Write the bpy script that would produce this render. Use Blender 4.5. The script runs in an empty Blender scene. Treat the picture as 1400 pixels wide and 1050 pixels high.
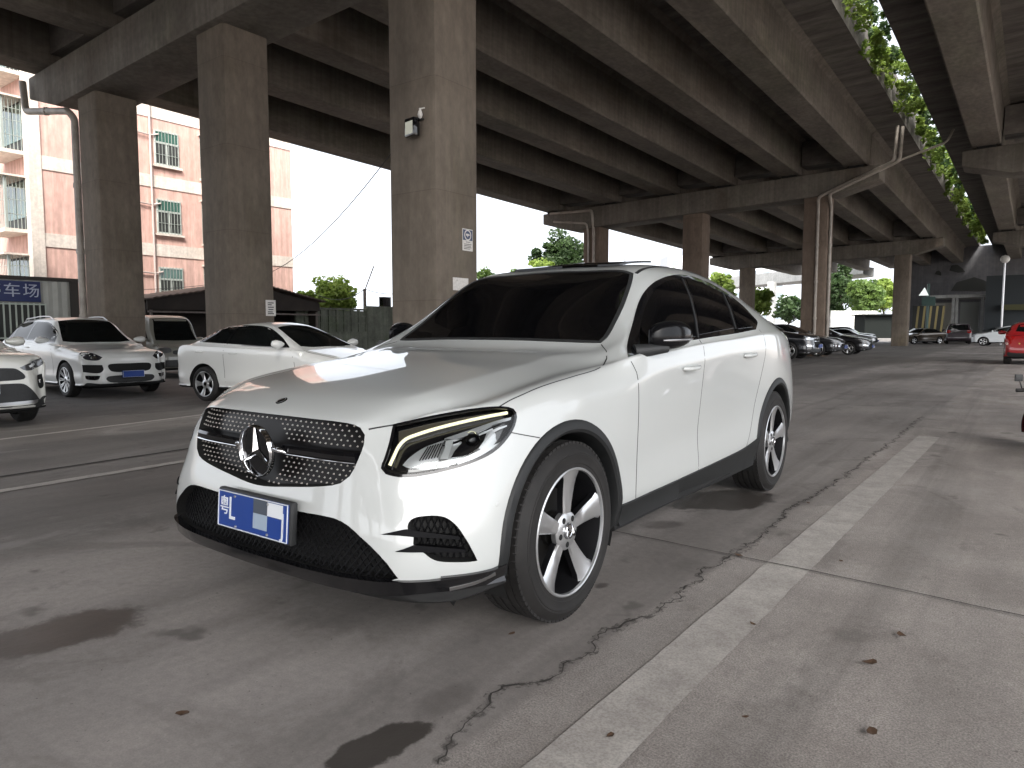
import bpy, bmesh, math, random
from mathutils import Vector, Matrix, noise
from mathutils.bvhtree import BVHTree
from mathutils.geometry import delaunay_2d_cdt
R = math.radians; PI = math.pi
sc = bpy.context.scene
C = sc.collection
rnd = random.Random(7)

# ------------------------------------------------------------------ camera
F_PX, YAW, PITCH, CAMH = 958.0, .6405, .0775, 1.19
cd = bpy.data.cameras.new('camera'); cam = bpy.data.objects.new('camera', cd); C.objects.link(cam)
cd.sensor_width = 36; cd.sensor_fit = 'HORIZONTAL'; cd.lens = 36 * F_PX / 1400
cd.clip_start = .05; cd.clip_end = 3000
cam.location = (0, 0, CAMH); cam.rotation_euler = (PI / 2 - PITCH, 0, YAW)
sc.camera = cam
FW = Vector((-math.sin(YAW) * math.cos(PITCH), math.cos(YAW) * math.cos(PITCH), -math.sin(PITCH)))
RT = Vector((math.cos(YAW), math.sin(YAW), 0)); UP = RT.cross(FW)
O0 = Vector((0, 0, CAMH))
def ray(u, v): return FW + RT * ((u - 700) / F_PX) - UP * ((v - 525) / F_PX)
def at(u, v, **k):                     # a photo position at a known depth / height / plane
    d = ray(u, v); (a, val), = k.items()
    if a == 'd': return O0 + d * val
    i = 'xyz'.index(a); return O0 + d * ((val - O0[i]) / d[i])

# ------------------------------------------------------------------ helpers
def tag(o, label=None, cat=None, group=None, kind=None):
    if label: o['label'] = label
    if cat: o['category'] = cat
    if group: o['group'] = group
    if kind: o['kind'] = kind
    return o
def empty(name, label, cat, loc=(0, 0, 0), rz=0, group=None):
    o = bpy.data.objects.new(name, None); C.objects.link(o); o.location = loc; o.rotation_euler = (0, 0, rz)
    o.empty_display_size = .2
    return tag(o, label, cat, group)
def mesh(name, vs, fs, m, parent=None, smooth=None, mats=None, fm=None):
    me = bpy.data.meshes.new(name); me.from_pydata([tuple(v) for v in vs], [], fs)
    for x in ([m] if not mats else mats): me.materials.append(x)
    if fm:
        for p, i in zip(me.polygons, fm): p.material_index = i
    return link(name, me, parent, smooth)
def link(name, me, parent=None, smooth=None):
    o = bpy.data.objects.new(name, me); C.objects.link(o)
    if parent: o.parent = parent
    if smooth is not None:
        me.polygons.foreach_set('use_smooth', [True] * len(me.polygons))
        if smooth < 180: me.set_sharp_from_angle(angle=R(smooth))
    return o
class MB:                              # collects shapes into ONE mesh
    def __init__(s): s.v = []; s.f = []; s.m = []; s.k = 0
    def add(s, vs, fs):
        n = len(s.v); s.v += [Vector(v) for v in vs]; s.f += [tuple(i + n for i in f) for f in fs]; s.m += [s.k] * len(fs); return s
    def box(s, a, b, M=None):
        x0, y0, z0 = a; x1, y1, z1 = b
        vs = [Vector(p) for p in ((x0,y0,z0),(x1,y0,z0),(x1,y1,z0),(x0,y1,z0),(x0,y0,z1),(x1,y0,z1),(x1,y1,z1),(x0,y1,z1))]
        if M: vs = [M @ v for v in vs]
        return s.add(vs, [(0,3,2,1),(4,5,6,7),(0,1,5,4),(1,2,6,5),(2,3,7,6),(3,0,4,7)])
    def prism(s, pts, z0, z1, M=None):  # polygon in xy extruded in z
        n = len(pts); vs = [Vector((p[0], p[1], z0)) for p in pts] + [Vector((p[0], p[1], z1)) for p in pts]
        if M: vs = [M @ v for v in vs]
        return s.add(vs, [tuple(range(n))[::-1], tuple(range(n, 2 * n))] + [(i, (i + 1) % n, (i + 1) % n + n, i + n) for i in range(n)])
    def tube(s, pts, r, n=8, cap=True):
        pts = [Vector(p) for p in pts]; rr = r if isinstance(r, (list, tuple)) else [r] * len(pts)
        vs = []; pn = None
        for i, p in enumerate(pts):
            t = (pts[min(i + 1, len(pts) - 1)] - pts[max(i - 1, 0)]).normalized()
            if pn is None: a = t.orthogonal().normalized()
            else: a = (pn - t * pn.dot(t)); a = a.normalized() if a.length > 1e-6 else t.orthogonal().normalized()
            pn = a; b = t.cross(a)
            vs += [p + (a * math.cos(2*PI*k/n) + b * math.sin(2*PI*k/n)) * rr[i] for k in range(n)]
        fs = [(i*n+k, i*n+(k+1) % n, (i+1)*n+(k+1) % n, (i+1)*n+k) for i in range(len(pts)-1) for k in range(n)]
        if cap: fs += [tuple(range(n))[::-1], tuple(range((len(pts)-1)*n, len(pts)*n))]
        return s.add(vs, fs)
    def lathe(s, prof, n=32, M=None, close=False):  # prof: (radius, height) about local z
        vs = [Vector((r * math.cos(2*PI*k/n), r * math.sin(2*PI*k/n), h)) for r, h in prof for k in range(n)]
        if M: vs = [M @ v for v in vs]
        m = len(prof)
        fs = [(i*n+k, i*n+(k+1) % n, (i+1)*n+(k+1) % n, (i+1)*n+k) for i in range(m-1) for k in range(n)]
        if not close:
            if prof[0][0] > 1e-4: fs.append(tuple(range(n))[::-1])
            if prof[-1][0] > 1e-4: fs.append(tuple(range((m-1)*n, m*n)))
        return s.add(vs, fs)
    def build(s, name, m, parent=None, smooth=None, kind=None, mats=None):
        o = mesh(name, s.v, s.f, m, parent, smooth, mats, s.m if mats else None)
        if kind: o['kind'] = kind
        return o
def bevel(o, w, seg=2):
    b = bmesh.new(); b.from_mesh(o.data)
    bmesh.ops.remove_doubles(b, verts=b.verts, dist=1e-5)
    bmesh.ops.recalc_face_normals(b, faces=b.faces)
    es = [e for e in b.edges if len(e.link_faces) == 2 and e.calc_face_angle(0) > .4]
    bmesh.ops.bevel(b, geom=es, offset=w, segments=seg, affect='EDGES', profile=.5, clamp_overlap=True)
    b.to_mesh(o.data); b.free()
    o.data.polygons.foreach_set('use_smooth', [True] * len(o.data.polygons)); o.data.set_sharp_from_angle(angle=R(40))
    return o
def copy_tree(o, parent=None):
    c = o.copy(); C.objects.link(c); c.parent = parent
    for ch in [x for x in o.children]: copy_tree(ch, c)
    return c
def text_mesh(body, size, depth=.004):
    cu = bpy.data.curves.new('lettering', 'FONT'); cu.body = body; cu.size = size; cu.extrude = depth; cu.align_x = 'CENTER'; cu.align_y = 'CENTER'
    o = bpy.data.objects.new('lettering', cu); C.objects.link(o)
    me = bpy.data.meshes.new_from_object(o.evaluated_get(bpy.context.evaluated_depsgraph_get()))
    bpy.data.objects.remove(o); bpy.data.curves.remove(cu)
    return me

# ------------------------------------------------------------------ materials
def mat(name): 
    m = bpy.data.materials.new(name); m.use_nodes = True
    return m, m.node_tree.nodes, m.node_tree.links, m.node_tree.nodes['Principled BSDF']
def simple(name, col, rough=.5, metal=0, coat=0, spec=.5, emit=None, noise_amt=0, nscale=8, bump=0, coat_rough=.03):
    m, N, L, b = mat(name)
    b.inputs['Base Color'].default_value = (*col, 1); b.inputs['Roughness'].default_value = rough
    b.inputs['Metallic'].default_value = metal; b.inputs['Coat Weight'].default_value = coat
    b.inputs['Coat Roughness'].default_value = coat_rough
    b.inputs['Specular IOR Level'].default_value = spec
    if emit: b.inputs['Emission Color'].default_value = (*emit[0], 1); b.inputs['Emission Strength'].default_value = emit[1]
    if noise_amt or bump:
        tc = N.new('ShaderNodeTexCoord'); n = N.new('ShaderNodeTexNoise'); n.inputs['Scale'].default_value = nscale; n.inputs['Detail'].default_value = 6
        L.new(tc.outputs['Object'], n.inputs['Vector'])
        if noise_amt:
            r = N.new('ShaderNodeValToRGB'); r.color_ramp.elements[0].position = .3; r.color_ramp.elements[1].position = .7
            r.color_ramp.elements[0].color = (*[c * (1 - noise_amt) for c in col], 1); r.color_ramp.elements[1].color = (*[min(1, c * (1 + noise_amt)) for c in col], 1)
            L.new(n.outputs['Fac'], r.inputs['Fac']); L.new(r.outputs['Color'], b.inputs['Base Color'])
        if bump:
            bp = N.new('ShaderNodeBump'); bp.inputs['Strength'].default_value = bump; bp.inputs['Distance'].default_value = .02
            L.new(n.outputs['Fac'], bp.inputs['Height']); L.new(bp.outputs['Normal'], b.inputs['Normal'])
    return m
PAINT = simple('white_paint', (.55, .57, .56), .30, coat=1, coat_rough=.015)
PAINT.node_tree.nodes['Principled BSDF'].inputs['Coat IOR'].default_value = 1.55
MIRB = simple('mirror_black', (.005, .005, .006), .16, spec=.22)
BARREL = simple('wheel_barrel', (.006, .006, .007), .6, spec=.12)
GLASS = simple('tinted_glass', (.003, .003, .0035), .01, spec=.3)
GBLACK = simple('gloss_black', (.006, .006, .007), .08, coat=.5)
MBLACK = simple('matte_black_plastic', (.022, .023, .024), .55, noise_amt=.15, nscale=40)
CLAD = simple('grey_black_cladding', (.008, .009, .0095), .55, noise_amt=.12, nscale=60)
DARK = simple('deep_black', (.004, .004, .004), .8)
CHROME = simple('chrome', (.75, .76, .78), .08, metal=1)
SATIN = simple('satin_silver', (.5, .5, .51), .28, metal=1)
ALLOY = simple('machined_alloy', (.62, .63, .64), .3, metal=.85, coat=.4)
RUBBER = simple('tyre_rubber', (.011, .010, .0095), .7, noise_amt=.35, nscale=14)
DISC = simple('brake_disc', (.03, .029, .028), .55, metal=.6)
DRL = simple('running_light', (.7, .68, .45), .3, emit=((1, .92, .60), .30))
REFL = simple('lamp_reflector', (.42, .43, .44), .22, metal=.45, coat=.6)
STUD = simple('grille_stud_silver', (.50, .47, .44), .35, metal=.3)
MESHB = simple('intake_mesh_black', (.006, .006, .007), .5, spec=.2)
FINB = simple('fin_black', (.005, .005, .006), .5, spec=.08)
PLATEBLUE = simple('plate_blue', (.012, .05, .26), .35)
WHITEINK = simple('plate_white', (.75, .78, .82), .4)
def lens_mat():
    m, N, L, b = mat('clear_lens')
    N.remove(b); o = N['Material Output']
    t = N.new('ShaderNodeBsdfTransparent'); t.inputs[0].default_value = (.93, .95, .95, 1)
    g = N.new('ShaderNodeBsdfGlossy'); g.inputs['Roughness'].default_value = .02
    f = N.new('ShaderNodeFresnel'); f.inputs['IOR'].default_value = 1.4
    mx = N.new('ShaderNodeMixShader'); L.new(f.outputs[0], mx.inputs[0]); L.new(t.outputs[0], mx.inputs[1]); L.new(g.outputs[0], mx.inputs[2]); L.new(mx.outputs[0], o.inputs['Surface'])
    return m
LENS = lens_mat()

# ------------------------------------------------------------------ car bodies: a control cage (x back from the front axle, y to the car's left, z up) and a limit-fitted subdivision
# every station: side rows r0..r5 then L0 (shoulder/belt), L1, Lm, L2, L3, L4 (centre line)
class Body:
    def __init__(s, front, side, top, rear, levels=4):
        # front: 6 columns (centre -> corner) each r0..r5 ; side: columns for top stations 1..n-2 each r0..r5 ; top: stations each L0..L4 ; rear: 6 columns (corner -> centre)
        V = []; idx = {}
        def v(p):
            V.append(Vector((p[1], p[0], p[2]))); return len(V) - 1
        n = len(top)
        T = [[v(p) for p in st] for st in top]               # T[k][0..5] = L0..L4
        ring = []                                            # columns front centre -> rear centre
        for c in range(6): ring.append([v(p) for p in front[c]] + [T[0][5 - c]])
        for k in range(1, n - 1): ring.append([v(p) for p in side[k - 1]] + [T[k][0]])
        for c in range(6): ring.append([v(p) for p in rear[c]] + [T[n - 1][c]])
        F = []
        for a, b in zip(ring, ring[1:]):
            for r in range(6): F.append((a[r], b[r], b[r + 1], a[r + 1]))
        for k in range(n - 1):
            for j in range(5): F.append((T[k][j], T[k + 1][j], T[k + 1][j + 1], T[k][j + 1]))
        bot = []
        for i, a in enumerate(ring):
            p = V[a[0]]
            bot.append(a[0] if abs(p[0]) < 1e-6 else v((p[1], 0, p[2])))
        for i in range(len(ring) - 1):
            q = [ring[i][0], bot[i], bot[i + 1], ring[i + 1][0]]
            q = [x for k, x in enumerate(q) if x not in q[:k]]; F.append(tuple(q))
        # mirror
        n0 = len(V); mp = []
        for i in range(n0):
            if abs(V[i][0]) < 1e-6: mp.append(i)
            else: V.append(Vector((-V[i][0], V[i][1], V[i][2]))); mp.append(len(V) - 1)
        F += [tuple(mp[i] for i in f[::-1]) for f in F[:]]
        s.target = V; s.F = F; s.creases = {}
        s.T = T; s.ring = ring; s.mp = mp
        s.levels = levels
    def crease(s, path, w):
        for a, b in zip(path, path[1:]):
            for x, y in ((a, b), (s.mp[a], s.mp[b])): s.creases[(min(x, y), max(x, y))] = w
    def evaluate(s):
        me = bpy.data.meshes.new('body'); me.from_pydata(s.target, [], s.F)
        b = bmesh.new(); b.from_mesh(me); bmesh.ops.recalc_face_normals(b, faces=b.faces); b.to_mesh(me); b.free()
        if s.creases:
            at_ = me.attributes.new('crease_edge', 'FLOAT', 'EDGE')
            for e in me.edges:
                k = tuple(sorted(e.vertices)); at_.data[e.index].value = s.creases.get(k, 0)
        o = bpy.data.objects.new('body', me); C.objects.link(o)
        md = o.modifiers.new('s', 'SUBSURF'); md.levels = 2; md.render_levels = 2
        P = [v.copy() for v in s.target]
        for it in range(5):
            ev = o.evaluated_get(bpy.context.evaluated_depsgraph_get()); m2 = ev.data
            d = [s.target[i] - m2.vertices[i].co for i in range(len(P))]
            for i in range(len(P)): P[i] += d[i] * .8; me.vertices[i].co = P[i]
            me.update()
        md.levels = md.render_levels = s.levels
        res = bpy.data.meshes.new_from_object(o.evaluated_get(bpy.context.evaluated_depsgraph_get()))
        bpy.data.objects.remove(o); bpy.data.meshes.remove(me)
        for a in [x.name for x in res.attributes if x.name in ('crease_edge',)]: res.attributes.remove(res.attributes[a])
        return res

class Surf:                             # raycasts onto an (uncut) body
    def __init__(s, me):
        s.v = [v.co.copy() for v in me.vertices]; s.f = [tuple(p.vertices) for p in me.polygons]
        s.n = [v.normal.copy() for v in me.vertices]
        s.b = BVHTree.FromPolygons(s.v, s.f)
    def snap(s, loc, i):
        ws = [(1 / ((s.v[k] - loc).length + 1e-5), k) for k in s.f[i]]; t = sum(w for w, _ in ws)
        n = Vector()
        for w, k in ws: n += s.n[k] * (w / t)
        return loc, n.normalized()
    def hit(s, o, d):
        l, n, i, _ = s.b.ray_cast(o, d.normalized())
        if l is None:
            best = None                                       # grazes past: nearest point to the ray
            for t in range(4, 120):
                q = o + d.normalized() * (t * .06); l2, n2, i2, dd = s.b.find_nearest(q)
                if best is None or dd < best[0]: best = (dd, l2, i2)
            l, i = best[1], best[2]
        return s.snap(l, i)
    def near(s, p):
        l, n, i, _ = s.b.find_nearest(p); return s.snap(l, i)

def resample(pts, step, closed=True, smooth=True):
    P = [Vector((p[0], p[1], 0)) for p in pts]; sharp = [len(p) > 2 for p in pts]; n = len(P); out = []
    for i in range(n if closed else n - 1):
        a, b = P[i], P[(i + 1) % n]; p0 = P[i - 1] if (closed or i) else a; p3 = P[(i + 2) % n] if (closed or i + 2 < n) else b
        ta = Vector() if (sharp[i] or not smooth) else (b - p0) / 2
        tb = Vector() if (sharp[(i + 1) % n] or not smooth) else (p3 - a) / 2
        L = (b - a).length
        if sharp[i] or not smooth: ta = (b - a)
        else: ta = ta.normalized() * L if ta.length > 0 else b - a
        if sharp[(i + 1) % n] or not smooth: tb = (b - a)
        else: tb = tb.normalized() * L if tb.length > 0 else b - a
        k = max(1, int(L / step))
        for q in range(k):
            t = q / k; h1 = 2*t**3-3*t*t+1; h2 = t**3-2*t*t+t; h3 = -2*t**3+3*t*t; h4 = t**3-t*t
            out.append(a * h1 + ta * h2 + b * h3 + tb * h4)
    if not closed: out.append(P[-1])
    return out
def inside(p, poly):
    c = False; n = len(poly); j = n - 1
    for i in range(n):
        a, b = poly[i], poly[j]
        if (a.y > p.y) != (b.y > p.y) and p.x < (b.x - a.x) * (p.y - a.y) / (b.y - a.y) + a.x: c = not c
        j = i
    return c
def fill(outline, step):               # triangulated 2D polygon with inner points
    o2 = [Vector((p.x, p.y)) for p in outline]; n = len(o2)
    xs = [p.x for p in o2]; ys = [p.y for p in o2]; pts = []
    x = min(xs) + step * .5
    while x < max(xs):
        y = min(ys) + step * .5
        while y < max(ys):
            p = Vector((x, y))
            if inside(p, o2) and min((p - q).length for q in o2) > step * .45: pts.append(p)
            y += step
        x += step
    r = delaunay_2d_cdt(o2 + pts, [(i, (i + 1) % n) for i in range(n)], [list(range(n))], 1, 1e-7)
    vs, fs = r[0], r[2]
    from collections import Counter
    cnt = Counter()
    for f in fs:
        for a, b in zip(f, f[1:] + f[:1]) if isinstance(f, list) else zip(f, tuple(f[1:]) + (f[0],)): cnt[(min(a, b), max(a, b))] += 1
    be = [e for e, c in cnt.items() if c == 1]
    return vs, fs, be
def caster(proj, surf, M=None):
    """returns g(p2d) -> (point, normal) in car-local coordinates"""
    if proj == 'side': return lambda p: surf.hit(Vector((3, p.x, p.y)), Vector((-1, 0, 0)))
    if proj == 'front': return lambda p: surf.hit(Vector((p.x, -4, p.y)), Vector((0, 1, 0)))
    if proj == 'rear': return lambda p: surf.hit(Vector((p.x, 8, p.y)), Vector((0, -1, 0)))
    if proj == 'top': return lambda p: surf.hit(Vector((p.x, p.y, 4)), Vector((0, 0, -1)))
    Mi = M.inverted(); o = Mi @ O0; Mr = Mi.to_3x3()
    return lambda p: surf.hit(o, Mr @ ray(p.x, p.y))
def patch(surf, pts, proj, off, thick, step, M=None, smooth=True, ostep=None):
    """a curved panel on the body: outline in side/front/top/photo coordinates, laid off mm proud of the surface, its rim turned inward"""
    ol = resample(pts, ostep or step * .5, True, smooth)
    vs, fs, be = fill(ol, step); g = caster(proj, surf, M)
    V = []; Nn = []
    for p in vs:
        l, n = g(p); V.append(l + n * off); Nn.append(n)
    F = [tuple(f) for f in fs]
    if thick:
        mp = {}
        for a, b in be:
            for i in (a, b):
                if i not in mp: mp[i] = len(V); V.append(V[i] - Nn[i] * thick)
        for a, b in be: F.append((a, b, mp[b], mp[a]))
    return V, F
def fix_normals(me, smooth=35):
    b = bmesh.new(); b.from_mesh(me); bmesh.ops.recalc_face_normals(b, faces=b.faces); b.to_mesh(me); b.free()
    me.polygons.foreach_set('use_smooth', [True] * len(me.polygons)); me.set_sharp_from_angle(angle=R(smooth))
def orient(me, surf, smooth=35):        # panel faces look outward like the body they lie on
    b = bmesh.new(); b.from_mesh(me); bmesh.ops.recalc_face_normals(b, faces=b.faces)
    s = 0
    for f in b.faces:
        l, n, i, d = surf.b.find_nearest(f.calc_center_median())
        s += f.normal.dot(n) * f.calc_area()
    if s < 0: bmesh.ops.reverse_faces(b, faces=b.faces)
    b.to_mesh(me); b.free()
    me.polygons.foreach_set('use_smooth', [True] * len(me.polygons)); me.set_sharp_from_angle(angle=R(smooth))
def mirrored(V): return [Vector((-p[0], p[1], p[2])) for p in V]
def panel(name, root, surf, pts, proj, off, thick, step, m, M=None, mirror=True, smooth=True, ostep=None, label=None):
    V, F = patch(surf, pts, proj, off, thick, step, M, smooth, ostep); out = []
    o = mesh(name, V, F, m, root); orient(o.data, surf); out.append(o)
    if mirror:
        o = mesh(name, mirrored(V), F, m, root); orient(o.data, surf); out.append(o)
    if label:
        for o in out: o['label'] = label
    return out
def ribbon(surf, pts, proj, off, w, step, M=None, depth=.003, smooth=True, closed=False):
    """a narrow raised strip along a line on the body"""
    ol = resample(pts, step, closed, smooth); g = caster(proj, surf, M); H = [g(p) for p in ol]; V = []; F = []; n = len(H)
    ws = w if callable(w) else (lambda t: w)
    for i, (l, nn) in enumerate(H):
        t = (H[(i + 1) % n if closed else min(i + 1, n - 1)][0] - H[i - 1 if (closed or i) else 0][0]); s = nn.cross(t).normalized() * (ws(i / max(1, n - 1)) / 2); q = l + nn * off
        V += [q - s - nn * (off + depth), q - s, q + s, q + s - nn * (off + depth)]
    for i in range(n if closed else n - 1):
        a, b = i * 4, ((i + 1) % n) * 4
        for k in range(3): F.append((a + k, a + k + 1, b + k + 1, b + k))
    if not closed: F += [(0, 1, 2, 3), ((n-1)*4+3, (n-1)*4+2, (n-1)*4+1, (n-1)*4)]
    return V, F
def strip(name, root, surf, pts, proj, off, w, step, m, M=None, mirror=True, smooth=True, depth=.003, closed=False):
    V, F = ribbon(surf, pts, proj, off, w, step, M, depth, smooth, closed)
    o = mesh(name, V, F, m, root); orient(o.data, surf); out = [o]
    if mirror: o = mesh(name, mirrored(V), F, m, root); orient(o.data, surf); out.append(o)
    return out
def cutter(surf, pts, proj, depth, step, M=None, direction=(0, 1, 0), out=.05, smooth=True):
    ol = resample(pts, step * .5, True, smooth); vs, fs, be = fill(ol, step); g = caster(proj, surf, M)
    d = Vector(direction).normalized(); A = []; B = []
    for p in vs:
        l, n = g(p); A.append(l - d * out); B.append(l + d * depth)
    n = len(A); V = A + B; F = [tuple(f) for f in fs] + [tuple(i + n for i in f)[::-1] for f in fs] + [(a, b, b + n, a + n) for a, b in be]
    return V, F, B, fs
def boolean_cut(me, cutters, mats):
    """cuts openings; their walls take the second material"""
    o = bpy.data.objects.new('body', me); C.objects.link(o); tmp = []
    me.materials.clear()
    for m in mats: me.materials.append(m)
    for V, F in cutters:
        cm = bpy.data.meshes.new('cut'); cm.from_pydata([tuple(v) for v in V], [], F)
        b = bmesh.new(); b.from_mesh(cm); bmesh.ops.recalc_face_normals(b, faces=b.faces); b.to_mesh(cm); b.free()
        for m in mats: cm.materials.append(m)
        for p in cm.polygons: p.material_index = 1
        co = bpy.data.objects.new('cut', cm); C.objects.link(co); tmp.append(co)
        md = o.modifiers.new('b', 'BOOLEAN'); md.operation = 'DIFFERENCE'; md.solver = 'EXACT'; md.object = co; md.material_mode = 'INDEX'
    res = bpy.data.meshes.new_from_object(o.evaluated_get(bpy.context.evaluated_depsgraph_get()))
    if len(res.polygons) < .5 * len(me.polygons): res = me.copy()      # an opening that could not be cut stays closed
    for co in tmp: bpy.data.objects.remove(co)
    bpy.data.objects.remove(o)
    return res
def dark_below(me, z, i=1):
    for p in me.polygons:
        if p.center.z < z: p.material_index = i
def cyl_cutter(x, y0, y1, z, r, n=64):
    V = [Vector((y, x + r * math.cos(2*PI*k/n), z + r * math.sin(2*PI*k/n))) for y in (y0, y1) for k in range(n)]
    F = [tuple(range(n)), tuple(range(n, 2*n))[::-1]] + [(k, (k+1) % n, (k+1) % n + n, k + n) for k in range(n)]
    return V, F

# ------------------------------------------------------------------ wheels (axis = local x, outer face towards +x)
RX = Matrix.Rotation(PI / 2, 4, 'Y')      # lathe z -> +x
def make_wheel(root, x, y, side, R_t=.37, W=.235, rim_r=.2585, spokes=5, rot=0, style='five', detail=True, zc=None):
    """wheel > tyre, rim (> emblem), brake_disc ; side=+1 outer face to +y(car left)"""
    zc = R_t if zc is None else zc
    w = bpy.data.objects.new('wheel', None); C.objects.link(w); w.parent = root; w.location = (y, x, zc); w.empty_display_size = .1
    Mx = RX if side > 0 else Matrix.Rotation(-PI / 2, 4, 'Y')
    hw = W / 2; b = MB(); n = 72 if detail else 28
    prof = [(rim_r - .012, -hw + .02), (rim_r + .004, -hw), (rim_r + .05, -hw - .006), (R_t - .045, -hw - .004), (R_t - .02, -hw + .012), (R_t - .005, -hw + .03)]
    if detail:
        for g in (-.062, -.022, .022, .062): prof += [(R_t - .002, g - .006), (R_t - .012, g - .0055), (R_t - .012, g + .0055), (R_t - .002, g + .006)]
    prof += [(R_t - .005, hw - .03), (R_t - .02, hw - .012), (R_t - .045, hw + .004), (R_t - .052, hw + .0035), (R_t - .054, hw + .006), (rim_r + .05, hw + .006), (rim_r + .046, hw + .004), (rim_r + .022, hw + .004), (rim_r + .018, hw + .001), (rim_r + .004, hw), (rim_r - .012, hw - .02)]
    b.lathe(prof, n, Mx, close=True)
    if detail:                                             # shoulder blocks
        for k in range(76):
            for s_ in (-1, 1):
                a = 2*PI*(k + (.5 if s_ > 0 else 0))/76; m_ = Mx @ Matrix.Rotation(a, 4, 'Z')
                b.box((R_t - .03, -.0118, s_*hw*.70 - .02), (R_t - .003, .0118, s_*hw*.70 + .015), m_)
    b.build('tyre', RUBBER, w, 30)
    # barrel + lip
    b = MB(); b.k = 0
    b.lathe([(rim_r - .007, hw - .004), (rim_r + .002, hw - .004), (rim_r + .004, hw + .002), (rim_r - .001, hw + .005), (rim_r - .007, hw + .003), (rim_r - .009, hw - .008)], 64 if detail else 32, Mx, close=True)
    face = hw - .006; inner = .062
    ns = 5 if style == 'five' else spokes
    def spoke(a, w0, w1, z0, z1, th):
        m_ = Mx @ Matrix.Rotation(a, 4, 'Z'); K = 6; vs = []
        for i in range(K + 1):
            t = i / K; r = inner * .6 + (rim_r - .010 - inner * .6) * t
            ww = w0 + (w1 - w0) * t**1.3
            if i == K: ww *= 1.25
            zz = z0 + (z1 - z0) * t - .006 * math.sin(PI * t)
            vs += [m_ @ Vector((r, -ww, zz - th)), m_ @ Vector((r, -ww * .98, zz - .008)), m_ @ Vector((r, -ww * .72, zz)), m_ @ Vector((r, ww * .72, zz)), m_ @ Vector((r, ww * .98, zz - .008)), m_ @ Vector((r, ww, zz - th))]
        fs = []; fm = []
        for i in range(K):
            for j in range(5):
                fs.append((i*6+j, i*6+j+1, (i+1)*6+j+1, (i+1)*6+j)); fm.append(0 if j in (1, 2, 3) else 1)
        nn = len(b.v); b.v += vs; b.f += [tuple(q + nn for q in f) for f in fs]; b.m += fm
    for k in range(ns):
        a = rot + 2*PI*k/ns
        if style == 'five': spoke(a, .024, .054, face - .016, face, .035)
        elif style == 'fine':
            spoke(a - .09, .012, .013, face - .02, face, .02); spoke(a + .09, .012, .013, face - .02, face, .02)
        else: spoke(a, .03, .03, face - .015, face, .025)
    b.k = 0; b.lathe([(.078, face - .045), (.080, face - .022), (.072, face - .015), (.034, face - .012), (.033, face - .016)], 32, Mx, close=True)
    b.k = 1
    b.lathe([(rim_r - .009, hw - .008), (rim_r - .022, hw - .04), (rim_r - .035, -hw + .02)], 48 if detail else 24, Mx, close=True)
    rim = b.build('rim', ALLOY, w, 40, mats=[ALLOY, BARREL])
    if detail:
        for k in range(5):
            b = MB(); a = rot + 2*PI*(k + .5)/5; m_ = Mx @ Matrix.Translation((.056 * math.cos(a), .056 * math.sin(a), 0)); b.lathe([(.0125, face - .030), (.0125, face - .0125), (.010, face - .0115)], 12, m_); b.build('lug_nut', DARK, rim, 40)
        b = MB(); b.lathe([(.032, face - .02), (.032, face - .004), (.029, face - .001), (.026, face - .006), (0, face - .006)], 24, Mx)
        star_bars(b, .026, .004, face - .004, Mx); b.build('hub_emblem', CHROME, rim, 40)
    b = MB(); b.lathe([(.07, -.02), (.165, -.02), (.165, .008), (.07, .008)], 40, Mx); b.lathe([(.0, -.03), (.07, -.03), (.07, .03), (.0, .03)], 24, Mx)
    b.build('brake_disc', DISC, w, 40)
    return w
def star_bars(b, r, th, z, M):            # three tapering ridged points
    for k in range(3):
        a = PI / 2 + 2*PI*k/3 ; m_ = M @ Matrix.Rotation(a, 4, 'Z')
        w = r * .17
        vs = [m_ @ Vector(p) for p in ((r, -w*.12, z), (r, w*.12, z), (0, w, z), (0, -w, z), (r, 0, z + th*.6), (0, 0, z + th*2.2), (-w*.6, 0, z))]
        b.add(vs, [(0, 4, 5, 3), (4, 1, 2, 5), (3, 5, 6), (5, 2, 6)])

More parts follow.
